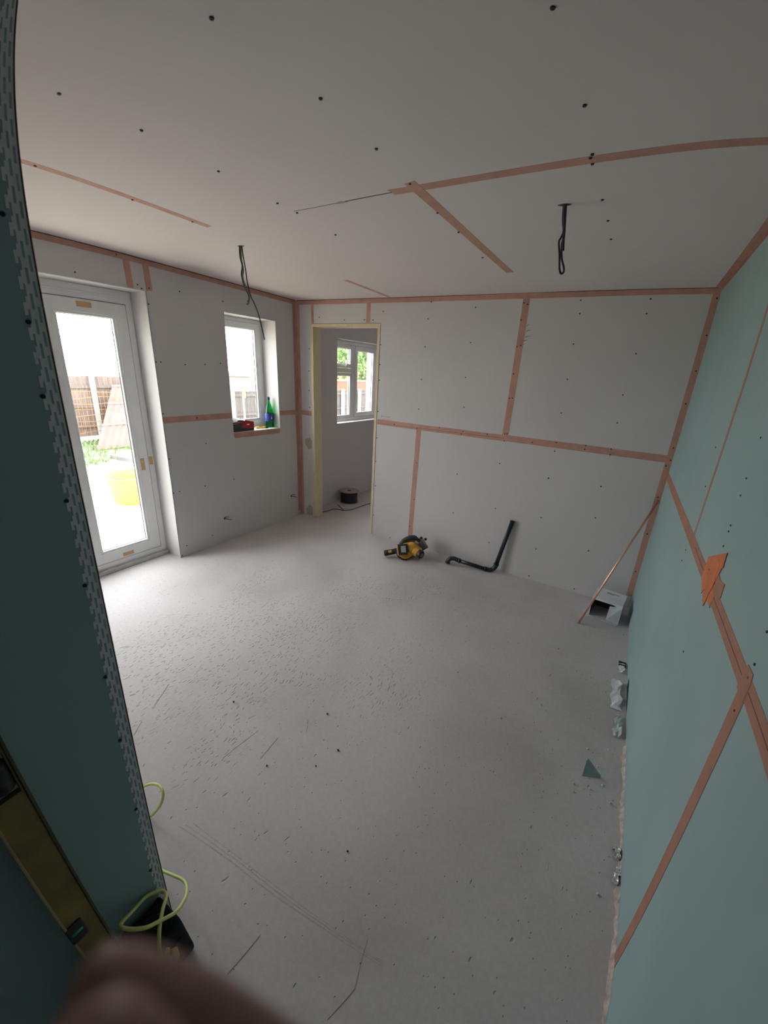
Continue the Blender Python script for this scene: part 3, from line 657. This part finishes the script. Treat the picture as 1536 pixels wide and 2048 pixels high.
bm = bmesh.new(); prism(bm, [Vector(p) for p in ((-w2, 0, hh), (w2, 0, hh), (w2, -.012, hh - .024), (.04, -.016, hh - .004), (-w2, -.010, hh - .010))], (0, .0015, -.0015)); obj('top_flap', bm, card, bx)

# ------------------------------------------------------------------ scraps along the foot of the right wall
off = bmesh.new()
tri = [Vector((-.158, -1.790, .001)), Vector((-.086, -1.758, .001)), Vector((-.152, -1.742, .052))]
prism(off, tri, (.004, .012, .002)); o = obj('board_offcut', off, green_board); tag(o, 'small triangular green plasterboard offcut on the floor', 'offcut')
def crumple(name, pts_len, w, mat, loc, rz, label, cat, amp=.012, seed=1, nu=14, nv=6, lift=.004, group=None):
    rnd = random.Random(seed); bm = bmesh.new(); g = []
    for i in range(nu + 1):
        row = []
        for j in range(nv + 1):
            x = (j / nv - .5) * w * (1 + .25 * math.sin(i * 1.7 + seed)) + rnd.uniform(-.2, .2) * w / nv
            y = (i / nu - .5) * pts_len; z = lift + abs(rnd.gauss(0, amp)) * (.4 + j / nv)
            row.append(bm.verts.new((x, y, z)))
        g.append(row)
    for i in range(nu):
        for j in range(nv): bm.faces.new((g[i][j], g[i + 1][j], g[i + 1][j + 1], g[i][j + 1]))
    me = bpy.data.meshes.new(name); bm.to_mesh(me); bm.free(); o = link(name, me, mat); o.location = loc; o.rotation_euler = (0, 0, rz)
    s = o.modifiers.new('thick', 'SOLIDIFY'); s.thickness = .0008
    return tag(o, label, cat, group)
foil_m = M('foil', (.85, .85, .86), .18, 1.0)
paper_m = M('white_film', (.80, .80, .86), .5)
crumple('paper_scrap', .26, .05, paper_m, (-.048, -1.13, .001), .03, 'pale crumpled paper strip lying against right wall', 'scrap', .0035, 3, 8, 3)
crumple('paper_scrap', .17, .035, M('grey_green_paper', (.48, .55, .54), .7), (-.030, -1.38, .001), -.05, 'torn grey green board paper beside right wall', 'scrap', .005, 5, 8, 3)
crumple('paper_scrap', .10, .03, paper_m, (-.026, -.86, .001), .0, 'small pale paper scrap by right wall near the box', 'scrap', .004, 9, 6, 3)
crumple('foil_scrap', .055, .022, foil_m, (-.006, -2.07, .001), .1, 'silver foil scrap against right wall, the farther one', 'foil', .008, 11, 8, 5)
crumple('foil_scrap', .065, .018, foil_m, (.0, -2.16, .001), -.2, 'silver foil scrap against right wall, the nearer one', 'foil', .008, 12, 8, 5)
rnd = random.Random(4)
bm = bmesh.new(); n = 70; last = None
for i in range(n + 1):
    y = -1.50 - i * (1.35 / n); w = .003 + .010 * rnd.random() * rnd.random() + .003 * math.sin(i * .4); xb = SR * y; a = bm.verts.new((xb - .0005, y, .010 + .012 * rnd.random())); b3 = bm.verts.new((xb - .003 - w * .5, y, .005 + .004 * rnd.random())); c3 = bm.verts.new((xb - .006 - w, y, .0003))
    if last: bm.faces.new((last[0], a, b3, last[1])); bm.faces.new((last[1], b3, c3, last[2]))
    last = (a, b3, c3)
me = bpy.data.meshes.new('plaster_dust'); bm.to_mesh(me); bm.free()
d_ = link('plaster_dust', me, M('pinkish_dust', (.52, .45, .41), .95, var=.35, vscale=40, bump=.6, bscale=80)); tag(d_, 'pinkish plaster dust heaped along foot of right wall', 'dust', kind='stuff')
gap_m = M('dark_gap', (.012, .03, .028), .9)
patch(wall_right, RIGHTW, [(-1.02, .002), (-1.28, .002), (-1.05, .055), (-1.00, .045)], gap_m, .0008).name = 'torn_gap'
for (y, z) in ((-.80, .012), (-.83, .012)):
    o = boxobj('plastic_clip', -.045, -.004, y - .006, y + .006, .0, .012, black_pl, None, .002); tag(o, 'small black plastic clip at the foot of right wall', 'clip', 'black clips by the right wall')

# crumbs and grit
def chunk(x, y, s, mat, label, cat, group, seed):
    rnd = random.Random(seed); bm = bmesh.new(); bmesh.ops.create_icosphere(bm, subdivisions=1, radius=s)
    for v in bm.verts: v.co *= rnd.uniform(.65, 1.2); v.co.z = max(v.co.z * .7 + s * .4, 0)
    o = obj('concrete_crumb' if cat == 'crumb' else 'dark_chip', bm, mat); o.location = (x, y, .0005); tag(o, label, cat, group)
crumb_m = M('pale_crumb', (.55, .53, .50), .9); chip_m = M('dark_grit', (.04, .04, .04), .8)
for i, (x, y) in enumerate([(-1.788, -2.376), (-1.328, -2.164), (-1.156, -2.3), (-0.872, -2.613), (-1.19, -2.417), (-1.373, -2.535), (-0.393, -0.887)]):
    chunk(x, y, .006 if i < 3 else .0045, chip_m, 'tiny black chip lying out on the open concrete floor', 'chip', 'black chips on the floor', i)
for i, (x, y) in enumerate([(-0.186, -1.853), (-0.183, -1.893), (-0.062, -1.568), (-0.074, -1.791), (-0.04, -1.862), (-0.054, -2.255), (-0.12, -1.84), (-.10, -1.70), (-.15, -1.62)]):
    chunk(x, y, .006, crumb_m, 'tiny pale crumb on the floor close to the right wall', 'crumb', 'pale crumbs by the right wall', 50 + i)
scr_m = M('scratch', (.22, .21, .20), .95)
FL = lambda x, y, d=0.0: Vector((x, y, -d))
for (a, b4, w) in [((-2.1, -2.616), (-2.18, -2.486), .004), ((-2.01, -2.766), (-2.058, -2.701), .003), ((-1.564, -2.62), (-1.547, -2.431), .0025), ((-1.424, -2.528), (-1.438, -2.403), .003), ((-.97, -3.08), (-.962, -2.958), .0025), ((-.664, -2.998), (-.64, -2.90), .0025), ((-.64, -2.90), (-.671, -2.784), .0015), ((-1.346, -2.308), (-1.385, -2.246), .002)]:
    tape(floor, FL, a, b4, w, scr_m, .0004, .004, 'floor_scratch')

rid = M('faint_trowel_line', (.50, .48, .48), .9, var=.25, vscale=60)
for k in range(3):
    P_ = [(-1.47 + k * .02, -2.895 + k * .018), (-1.22, -2.868 + k * .012), (-.976, -2.853 + k * .010), (-.80, -2.835 + k * .008), (-.60, -2.812 + k * .004)]
    for p_, q_ in zip(P_, P_[1:]): tape(floor, FL, p_, q_, .0035 - .0008 * k, rid, .0003, .003, 'trowel_line')

# ------------------------------------------------------------------ cable drum in the back room
sp = thing('cable_drum', 'dark cable drum standing on the back room floor', 'cable drum', (-3.333, .775, 0))
fl_m = M('drum_flange', (.40, .34, .31), .7, var=.1)
latheobj('flange', [(.028, 0), (.130, 0), (.131, .004), (.130, .007), (.028, .007), (.028, 0)], fl_m, sp, 40)
latheobj('flange', [(.028, .158), (.130, .158), (.131, .161), (.130, .165), (.028, .165), (.028, .158)], fl_m, sp, 40)
prof = [(.028, .007)] + [(.112 + .003 * math.cos(k * math.pi), .008 + k * .0074) for k in range(21)] + [(.028, .158)]
latheobj('wound_cable', prof, M('navy_cable', (.018, .020, .035), .45), sp, 40)
cbl = thing('loose_cable', 'dark cable trailing over floor through the timber opening', 'cable', (-3.2, .45, 0))
oo = Vector((-3.2, .45, 0))
tubeobj('cable', [Vector(p) - oo for p in ((-3.330, .20, .005), (-3.30, .30, .006), (-3.299, .366, .006), (-3.245, .411, .006), (-3.162, .428, .006), (-3.101, .53, .006), (-3.085, .70, .006), (-3.05, .90, .006), (-2.95, 1.05, .006))], .0045, cable_m, cbl, 8)
tubeobj('cable', [Vector(p) - oo for p in ((-3.34, .53, .02), (-3.28, .50, .008), (-3.215, .46, .008), (-3.18, .436, .008))], .0045, cable_m, cbl, 8)

# ------------------------------------------------------------------ near the camera, foot of the partition
bag = thing('tool_bag', 'black fabric bag slumped at the foot of green partition', 'bag', (-1.178, -3.162, 0))
bagm = M('black_fabric', (.018, .018, .022), .9, var=.3, vscale=40, bump=.5, bscale=120)
bm = bmesh.new(); bmesh.ops.create_cube(bm, size=1)
bmesh.ops.subdivide_edges(bm, edges=bm.edges, cuts=6, use_grid_fill=True)
rnd = random.Random(8)
for v in bm.verts:
    x, y, z = v.co; zz = z + .5
    k = 1 - .18 * zz; v.co = Vector((x * .135 * k + .012 * (1 - zz), y * .150 * k, zz * .160 - .02 * zz * math.cos(y * 3) + rnd.uniform(-.003, .003)))
    if zz < .01: v.co.z = 0
    v.co.x = max(v.co.x, -.063)
o = obj('bag_body', bm, bagm, bag, smooth=True)
s = o.modifiers.new('s', 'SUBSURF'); s.levels = s.render_levels = 1
tubeobj('bag_strap', [(-.03, -.04, .135), (-.025, -.03, .165), (-.01, .0, .172), (.0, .03, .160), (-.005, .045, .125)], .006, bagm, bag, 8)
boxobj('bag_pocket', .050, .068, -.055, .05, .01, .10, bagm, bag, .006)
ch = thing('extension_lead', 'lime extension lead looped over the black bag', 'cable', (-1.2, -3.12, 0))
oc = Vector((-1.2, -3.12, 0))
tubeobj('lime_flex', [Vector(p) - oc for p in ((-1.46, -3.02, .012), (-1.40, -3.030, .030), (-1.349, -3.029, .045), (-1.305, -3.021, .055), (-1.247, -3.014, .07), (-1.203, -3.033, .09), (-1.172, -3.065, .12), (-1.142, -3.105, .17), (-1.132, -3.151, .22), (-1.126, -3.19, .262), (-1.144, -3.22, .285), (-1.165, -3.231, .290), (-1.180, -3.222, .275), (-1.197, -3.205, .25), (-1.22, -3.17, .215), (-1.233, -3.135, .195), (-1.234, -3.108, .175), (-1.228, -3.09, .16), (-1.204, -3.092, .165), (-1.161, -3.127, .20), (-1.118, -3.163, .215), (-1.092, -3.185, .19), (-1.085, -3.19, .12))], .0052, lime, ch, 10)
tubeobj('lime_flex', [Vector(p) - oc for p in ((-1.76, -2.96, .006), (-1.72, -2.935, .03), (-1.68, -2.915, .06), (-1.668, -2.90, .07), (-1.638, -2.888, .09), (-1.592, -2.882, .11), (-1.553, -2.89, .11), (-1.545, -2.905, .08), (-1.558, -2.924, .045), (-1.590, -2.944, .010), (-1.66, -2.985, .006), (-1.60, -3.03, .006), (-1.50, -3.03, .006), (-1.46, -3.02, .012))], .0052, lime, ch, 10)
plugm = M('yellow_plug', (.55, .48, .10), .5)
latheobj('plug', [(0, .0), (.026, .0), (.030, .008), (.030, .030), (.024, .040), (.012, .046), (.008, .060), (0, .060)], plugm, ch, 20, axis((.087, -.045, .052), (-.2, .1, 1)))
bm = bmesh.new(); tube(bm, [(.102, -.040, .104), (.104, -.038, .118)], .004, 8); obj('plug_pin', bm, M('red_mark', (.45, .08, .05), .5), ch)
#o = boxobj('grey_lead_block', -.030, .030, -.045, .045, 0, .045, M('mauve_grey_plastic', (.10, .09, .11), .6), None, .008); o.location = (-1.095, -3.060, 0); o.rotation_euler = (0, 0, .5); tag(o, 'dark grey plastic block on floor beside the black bag', 'block')

lv = thing('spirit_level', 'dirty yellow spirit level leaning against the green partition', 'spirit level')
p0 = Vector((-1.118, -3.272, .004)); p1 = Vector((-1.232, -3.352, 1.20)); dz_ = (p1 - p0).normalized()
wy = Vector((0, 1, 0)); wy = (wy - dz_ * wy.dot(dz_)).normalized(); nx = wy.cross(dz_)
ml = Matrix((wy, nx * 1, dz_)).transposed().to_4x4(); ml.translation = p0; lv.matrix_world = ml
lev_m = M('dirty_yellow_aluminium', (.36, .25, .075), .6, .05, vscale=7, col2=(.15, .115, .055))
L_ = (p1 - p0).length
bm = bmesh.new()
# local x = width, z = length; box section with webs and two grip holes, a notch for the end vial
cv = lambda u, v, d=0.0: Vector((u, d, v))
wall_holes(bm, -.030, .030, 0, L_, [(-.017, .025, .868, .972)], -.008, .008, cv)
obj('level_web', bm, lev_m, lv, bevel=.001)
tubeobj('grip_hole', [(.004, 0, .89), (.004, 0, .95)], .021, black_pl, lv, 20, False)
edge_m = M('lit_level_edge', (.45, .33, .16), .5, .3, var=.2, vscale=12)  # highlight painted into this flange, shade into the opposite one
boxobj('level_flange', -.036, -.030, -.0125, .0125, 0, L_, edge_m, lv, .001); boxobj('level_flange', .030, .036, -.0125, .0125, 0, L_, M('shaded_level_edge', (.10, .085, .04), .6), lv, .001)
boxobj('end_cap', -.037, .037, -.0135, .0135, -.004, .012, black_pl, lv, .002)
boxobj('vial_housing', -.037, .002, -.0132, .0132, .405, .465, black_pl, lv, .003)
tubeobj('vial', [(-.030, .0, .435), (-.004, .0, .435)], .0142, M('green_vial', (.05, .40, .22), .15), lv, 14, False)

# ------------------------------------------------------------------ the photographer's fingers at the lens
def cs(r, f, u): return CAM + RIGHT * r + FWD * f + UP * u
def hand():
    V, E, Rd = [], [], []
    def add(p, r, par=None):
        V.append(cs(*p)); Rd.append(r); i = len(V) - 1
        if par is not None: E.append((par, i))
        return i
    wrist = add((.100, -.030, -.220), .027)
    palm = add((.078, -.002, -.180), .034, wrist)
    palm2 = add((.060, .018, -.150), .033, palm)
    fore = add((.150, -.090, -.300), .032, wrist); fore2 = add((.230, -.180, -.42), .040, fore)
    def finger(k0, pts, rs):
        p = k0
        for q, r in zip(pts, rs): p = add(q, r, p)
    HAND_FINGERS(finger, add, palm, palm2)
    me = bpy.data.meshes.new('hand'); me.from_pydata([tuple(v) for v in V], E, []); me.update()
    o = bpy.data.objects.new('hand', me); C.objects.link(o); me.materials.append(skin)
    o.modifiers.new('skin', 'SKIN')
    sk = me.skin_vertices[0].data
    for i, r in enumerate(Rd): sk[i].radius = (r, r)
    sk[0].use_root = True
    s = o.modifiers.new('sub', 'SUBSURF'); s.levels = s.render_levels = 3
    o.modifiers['skin'].use_smooth_shade = True
    tag(o, 'blurred bare fingers of a hand held close to the lens', 'hand')
    return o
def HAND_FINGERS(finger, add, palm, palm2):
    k1 = add((.030, .050, -.128), .0125, palm2)      # knuckle of the index finger
    finger(k1, [(.004, .057, -.108), (-.0174, .0586, -.0927), (-.0264, .0586, -.0843), (-.0345, .0580, -.0783), (-.0415, .0562, -.0733), (-.0465, .0540, -.0703)], [.0110, .0104, .0100, .0098, .0094, .0074])
    k2 = add((.020, .034, -.132), .0125, palm2)
    finger(k2, [(-.008, .042, -.104), (-.0220, .0450, -.0900), (-.0328, .0455, -.0773), (-.0370, .0450, -.0694), (-.0398, .0448, -.0645)], [.0110, .0108, .0112, .0110, .0088])
    k3 = add((.016, .006, -.148), .0120, palm2)
    finger(k3, [(-.014, .008, -.132), (-.030, .010, -.130), (-.042, .006, -.136)], [.0095, .0088, .0078])
    k4 = add((.030, -.022, -.160), .0110, palm)
    finger(k4, [(.004, -.022, -.148), (-.010, -.022, -.146), (-.022, -.026, -.150)], [.0085, .0078, .0070])
    t1 = add((.105, .030, -.165), .0150, palm)
    finger(t1, [(.112, .052, -.140), (.108, .066, -.122), (.100, .074, -.112)], [.0125, .0115, .0095])
hand()

# ------------------------------------------------------------------ the garden
GZ = -.45
sand = M('pale_sandy_ground', (.62, .57, .46), .95, var=.18, vscale=1.2, bump=.6, bscale=6)
ground = struct(boxobj('ground', -60, -3.81, -40, 70, GZ - .2, GZ, sand))
brown_f = M('weathered_fence', (.15, .115, .10), .9, var=.3, vscale=3, stretch=(1, 8, 1))
pale_f = M('pale_fence', (.085, .075, .07), .9, var=.3, vscale=3, stretch=(1, 8, 1))
conc = M('concrete_post', (.35, .34, .33), .9, var=.1)
def fence(x, y0, y1, top, mat, label, posts):
    f = thing('garden_fence', label, 'fence', (x, (y0 + y1) / 2, GZ)); oy = (y0 + y1) / 2
    n = int((y1 - y0) / .125); bm = bmesh.new()
    for i in range(n):
        a = y0 + i * (y1 - y0) / n - oy; t = top - GZ + random.uniform(-.012, .012)
        box(bm, -.008, .010, a + .004, a + (y1 - y0) / n - .004, .08, t)
    obj('boards', bm, mat, f)
    for z in (.35, .85, 1.35):
        if z < top - GZ - .05: boxobj('rail', .011, .045, y0 - oy, y1 - oy, z - .035, z + .035, mat, f)
    for p in posts: boxobj('fence_post', .046, .136, p - oy - .05, p - oy + .05, 0, top - GZ + .05, conc, f, .008)
fence(-12.6, -2.2, 5.5, 1.16, brown_f, 'brown weathered board fence behind the french doors', [-1.6, .22, 2.05, 3.88])
fence(-9.3, 3.9, 13.5, 1.00, pale_f, 'pale vertical board fence seen through the small window', [4.9, 6.7, 8.5, 9.55, 10.4, 12.2])
# roofing sheets leaning on the fence
rust = M('brown_red_sheet', (.15, .09, .08), .8, var=.2, vscale=2)
for i, (a, t) in enumerate(((0.0, .36), (.36, .70), (.70, 1.0))):
    P0, P1, Q0, Q1 = Vector((-10.9, 1.15, GZ)), Vector((-10.9, 4.0, GZ)), Vector((-12.38, 2.45, .90)), Vector((-12.38, 5.2, .90))
    bm = bmesh.new(); n = 34; up = Vector((.67, 0, .74)) * .02
    lo = [P0.lerp(P1, k / n).lerp(Q0.lerp(Q1, k / n), a) + up * (1 + (k % 2) * 1.2) for k in range(n + 1)]
    hi = [P0.lerp(P1, k / n).lerp(Q0.lerp(Q1, k / n), t) + up * (1 + (k % 2) * 1.2) for k in range(n + 1)]
    base = lo[0].copy(); vl = [bm.verts.new(v - base) for v in lo]; vh = [bm.verts.new(v - base) for v in hi]
    for k in range(n): bm.faces.new((vl[k], vl[k + 1], vh[k + 1], vh[k]))
    me = bpy.data.meshes.new('roofing_sheet'); bm.to_mesh(me); bm.free(); o = link('roofing_sheet', me, rust); o.location = base
    s = o.modifiers.new('thick', 'SOLIDIFY'); s.thickness = .006
    tag(o, ['lowest ribbed brown sheet leaning on the garden fence', 'middle ribbed brown sheet leaning on the garden fence', 'topmost ribbed brown sheet leaning on the garden fence'][i], 'sheet')
    e = [hi[0] + up, hi[-1] + up]; bm = bmesh.new(); tube(bm, [e[0] - base, e[1] - base], .025, 6); obj('pale_batten', bm, M('pale_batten', (.3, .26, .24), .9), o)
# orange barrier mesh in front of the fence
bm = bmesh.new()
for k in range(9):
    z = .15 + k * .14
    tube(bm, [Vector((.05 * math.sin(j * .9 + k), -1.2 + j * .28, z + .02 * math.sin(j * 1.3 + k * 2))) for j in range(10)], .007, 4)
for j in range(26):
    tube(bm, [Vector((.03 * math.sin(j), -1.2 + j * .1, .12)), Vector((.03 * math.cos(j), -1.17 + j * .1, 1.3))], .0035, 4)
o = obj('barrier_mesh', bm, M('orange_plastic_mesh', (.32, .14, .05), .6)); o.location = (-11.9, 1.75, GZ); tag(o, 'orange plastic barrier mesh in front of the brown fence', 'barrier')
# grass
rnd = random.Random(3); bm = bmesh.new()
for i in range(14000):
    x = rnd.uniform(-12.3, -9.4); y = rnd.uniform(-1.5, 3.6)
    if abs(x + 9.35) < .1 or x > -10.0 + .5 * math.sin(y * 3) and rnd.random() < .7: continue
    h = rnd.uniform(.03, .13); a = rnd.uniform(0, 6.28); w = .007
    v = [bm.verts.new((x - w * math.cos(a), y - w * math.sin(a), GZ)), bm.verts.new((x + w * math.cos(a), y + w * math.sin(a), GZ)), bm.verts.new((x + rnd.uniform(-.06, .06), y + rnd.uniform(-.06, .06), GZ + h))]
    bm.faces.new(v)
me = bpy.data.meshes.new('grass'); bm.to_mesh(me); bm.free(); o = link('grass', me, M('grass', (.10, .17, .05), .9, var=.4, vscale=3)); tag(o, 'strip of rough green grass below the brown fence', 'grass', kind='stuff')
# yellow tub, timber, rubble
tb = thing('garden_tub', 'yellow plastic tub standing on the bare ground outside', 'tub', (-6.75, -.22, GZ))
latheobj('tub_body', [(0, .01), (.27, 0), (.29, .02), (.36, .40), (.375, .41), (.36, .42), (.345, .40), (.275, .03), (0, .03)], M('yellow_tub', (.42, .36, .08), .5), tb, 36)
latheobj('tub_rim', [(.355, .405), (.385, .405), (.388, .42), (.36, .425)], M('yellow_tub', (.42, .36, .08), .5), tb, 36)
o = boxobj('timber_beam', -.6, .6, -.05, .05, 0, .09, M('dark_timber', (.13, .12, .12), .9, var=.2), None, .005); o.location = (-9.35, 1.10, GZ); o.rotation_euler = (0, 0, .12); tag(o, 'dark timber length lying on the ground outside', 'timber')
for i, (x, y, s_) in enumerate([(-8.2, .35, .05), (-7.6, -.2, .04), (-6.3, -1.0, .035), (-6.0, -.75, .03), (-5.6, -.95, .03), (-5.5, -.7, .025), (-5.7, -.6, .03), (-7.9, -.4, .04), (-8.5, .8, .06)]):
    bm = bmesh.new(); bmesh.ops.create_icosphere(bm, subdivisions=1, radius=s_)
    rr = random.Random(i)
    for v in bm.verts: v.co *= rr.uniform(.7, 1.2); v.co.z = abs(v.co.z) * .6
    o = obj('rubble_stone', bm, M('grey_stone', (.28, .26, .24), .9)); o.location = (x, y, GZ); tag(o, 'small grey stone on the bare ground outside', 'stone', 'stones on the ground outside')
for i, (z0, z1) in enumerate(((2.42, 2.40), (2.24, 2.18))):
    bm = bmesh.new(); tube(bm, [Vector((0, -6, z0)), Vector((0, 2, (z0 + z1) / 2 - .02)), Vector((0, 4, z1)), Vector((0, 14, z1 + .2))], .018, 6)
    o = obj('overhead_wire', bm, M('overhead_wire', (.12, .12, .13), .7)); o.location = (-16, 0, 0); tag(o, ['upper overhead wire crossing the sky beyond the fence', 'lower overhead wire crossing the sky beyond the fence'][i], 'wire')
for i, y in enumerate((-6, 14)):
    bm = bmesh.new(); tube(bm, [Vector((0, 0, 0)), Vector((0, 0, 3.2))], .09, 10); o = obj('utility_pole', bm, M('pole_wood', (.14, .11, .09), .9)); o.location = (-16.12, y, GZ); tag(o, ['utility pole holding overhead wires, far to the left', 'utility pole holding overhead wires, far to the right'][i], 'pole')
# hazard sign on a pole by the pale fence
sg = thing('hazard_sign', 'yellow hazard sign on a thin pole outside the small window', 'sign', (-9.0, 3.92, GZ), (0, 0, .5))
tubeobj('sign_pole', [(0, 0, 0), (0, 0, 1.75)], .022, M('grey_pole', (.35, .36, .36), .6), sg, 8, False)
bm = bmesh.new(); box(bm, .024, .028, -.10, .10, 1.30, 1.56); sb = obj('sign_plate', bm, M('sign_yellow', (.36, .31, .06), .5), sg)
ym = M('sign_dark_yellow', (.50, .42, .06), .5)
for a, b5 in (((-.07, 1.35), (.07, 1.35)), ((.07, 1.35), (0, 1.50)), ((0, 1.50), (-.07, 1.35))):
    bm = bmesh.new(); tube(bm, [Vector((.029, *a)), Vector((.029, *b5))], .005, 6); obj('sign_triangle_edge', bm, ym, sb)
# brick wall, house and trees beyond
brick = M('red_brick', (.17, .075, .05), .9, var=.2, vscale=5)
bw = thing('garden_wall', 'low red brick wall beyond the pale fence', 'wall', (-14.5, 16, GZ))
boxobj('brickwork', -.1, .1, -5, 5, 0, 1.55, brick, bw); boxobj('coping', -.14, .14, -5, 5, 1.551, 1.62, conc, bw)
for k in (-3, 0.2, 3.2): boxobj('pier', .101, .3, k - .2, k + .2, 0, 1.8, conc, bw)
sh = thing('garden_shed', 'pale rendered outbuilding beyond the pale fence', 'building', (-15.2, 8.3, GZ))
boxobj('shed_walls', -1, 1, -1.1, .45, 0, 1.65, M('pale_render', (.22, .20, .19), .9), sh); boxobj('shed_roof', -1.15, 1.15, -1.25, .55, 1.651, 1.78, M('grey_roof', (.2, .2, .2), .9), sh)
boxobj('shed_door', 1.0, 1.03, -.6, .1, 0, 1.4, M('grey_door', (.3, .3, .32), .7), sh)
leafs = [M('leaf_green', (.13, .21, .07), .8, var=.4, vscale=2), M('leaf_yellow_green', (.24, .27, .10), .8, var=.4, vscale=2)]
def tree(x, y, h, r, lm, label, seed):
    rnd = random.Random(seed); t = thing('tree', label, 'tree', (x, y, GZ))
    tubeobj('trunk', [(0, 0, 0), (.05, .03, h * .4), (-.04, .06, h * .75)], [.14] * 9 + [.08] * 8, M('bark', (.16, .12, .09), .9), t, 8)
    bm = bmesh.new()
    blobs = [(Vector((rnd.uniform(-.6, .6) * r, rnd.uniform(-.6, .6) * r, h * .55 + rnd.uniform(-.42, .36) * h)), r * rnd.uniform(.4, .62)) for _ in range(11)]
    for i in range(5200):
        c, br = rnd.choice(blobs); d = Vector((rnd.gauss(0, 1), rnd.gauss(0, 1), rnd.gauss(0, 1))).normalized() * br * rnd.uniform(.6, 1)
        p = c + d; u = Vector((rnd.gauss(0, 1), rnd.gauss(0, 1), rnd.gauss(0, 1))).normalized(); w = u.orthogonal().normalized(); s_ = rnd.uniform(.08, .17)
        bm.faces.new([bm.verts.new(p + u * s_), bm.verts.new(p + w * s_ * .5), bm.verts.new(p - u * s_), bm.verts.new(p - w * s_ * .5)])
    me = bpy.data.meshes.new('foliage'); bm.to_mesh(me); bm.free(); link('foliage', me, lm, t)
tree(-17.5, 20.6, 5.4, 2.0, leafs[0], 'green tree beyond the brick wall, nearer one', 1)
tree(-18.0, 25.2, 4.8, 2.0, leafs[1], 'yellow green tree beyond the brick wall, on the right', 2)
tree(-22.5, 27.5, 6.6, 2.3, leafs[0], 'tall green tree beyond the brick wall, farthest back', 3)
tree(-15.9, 17.2, 2.4, 1.1, leafs[1], 'low yellow green shrub just beyond the brick wall', 4)
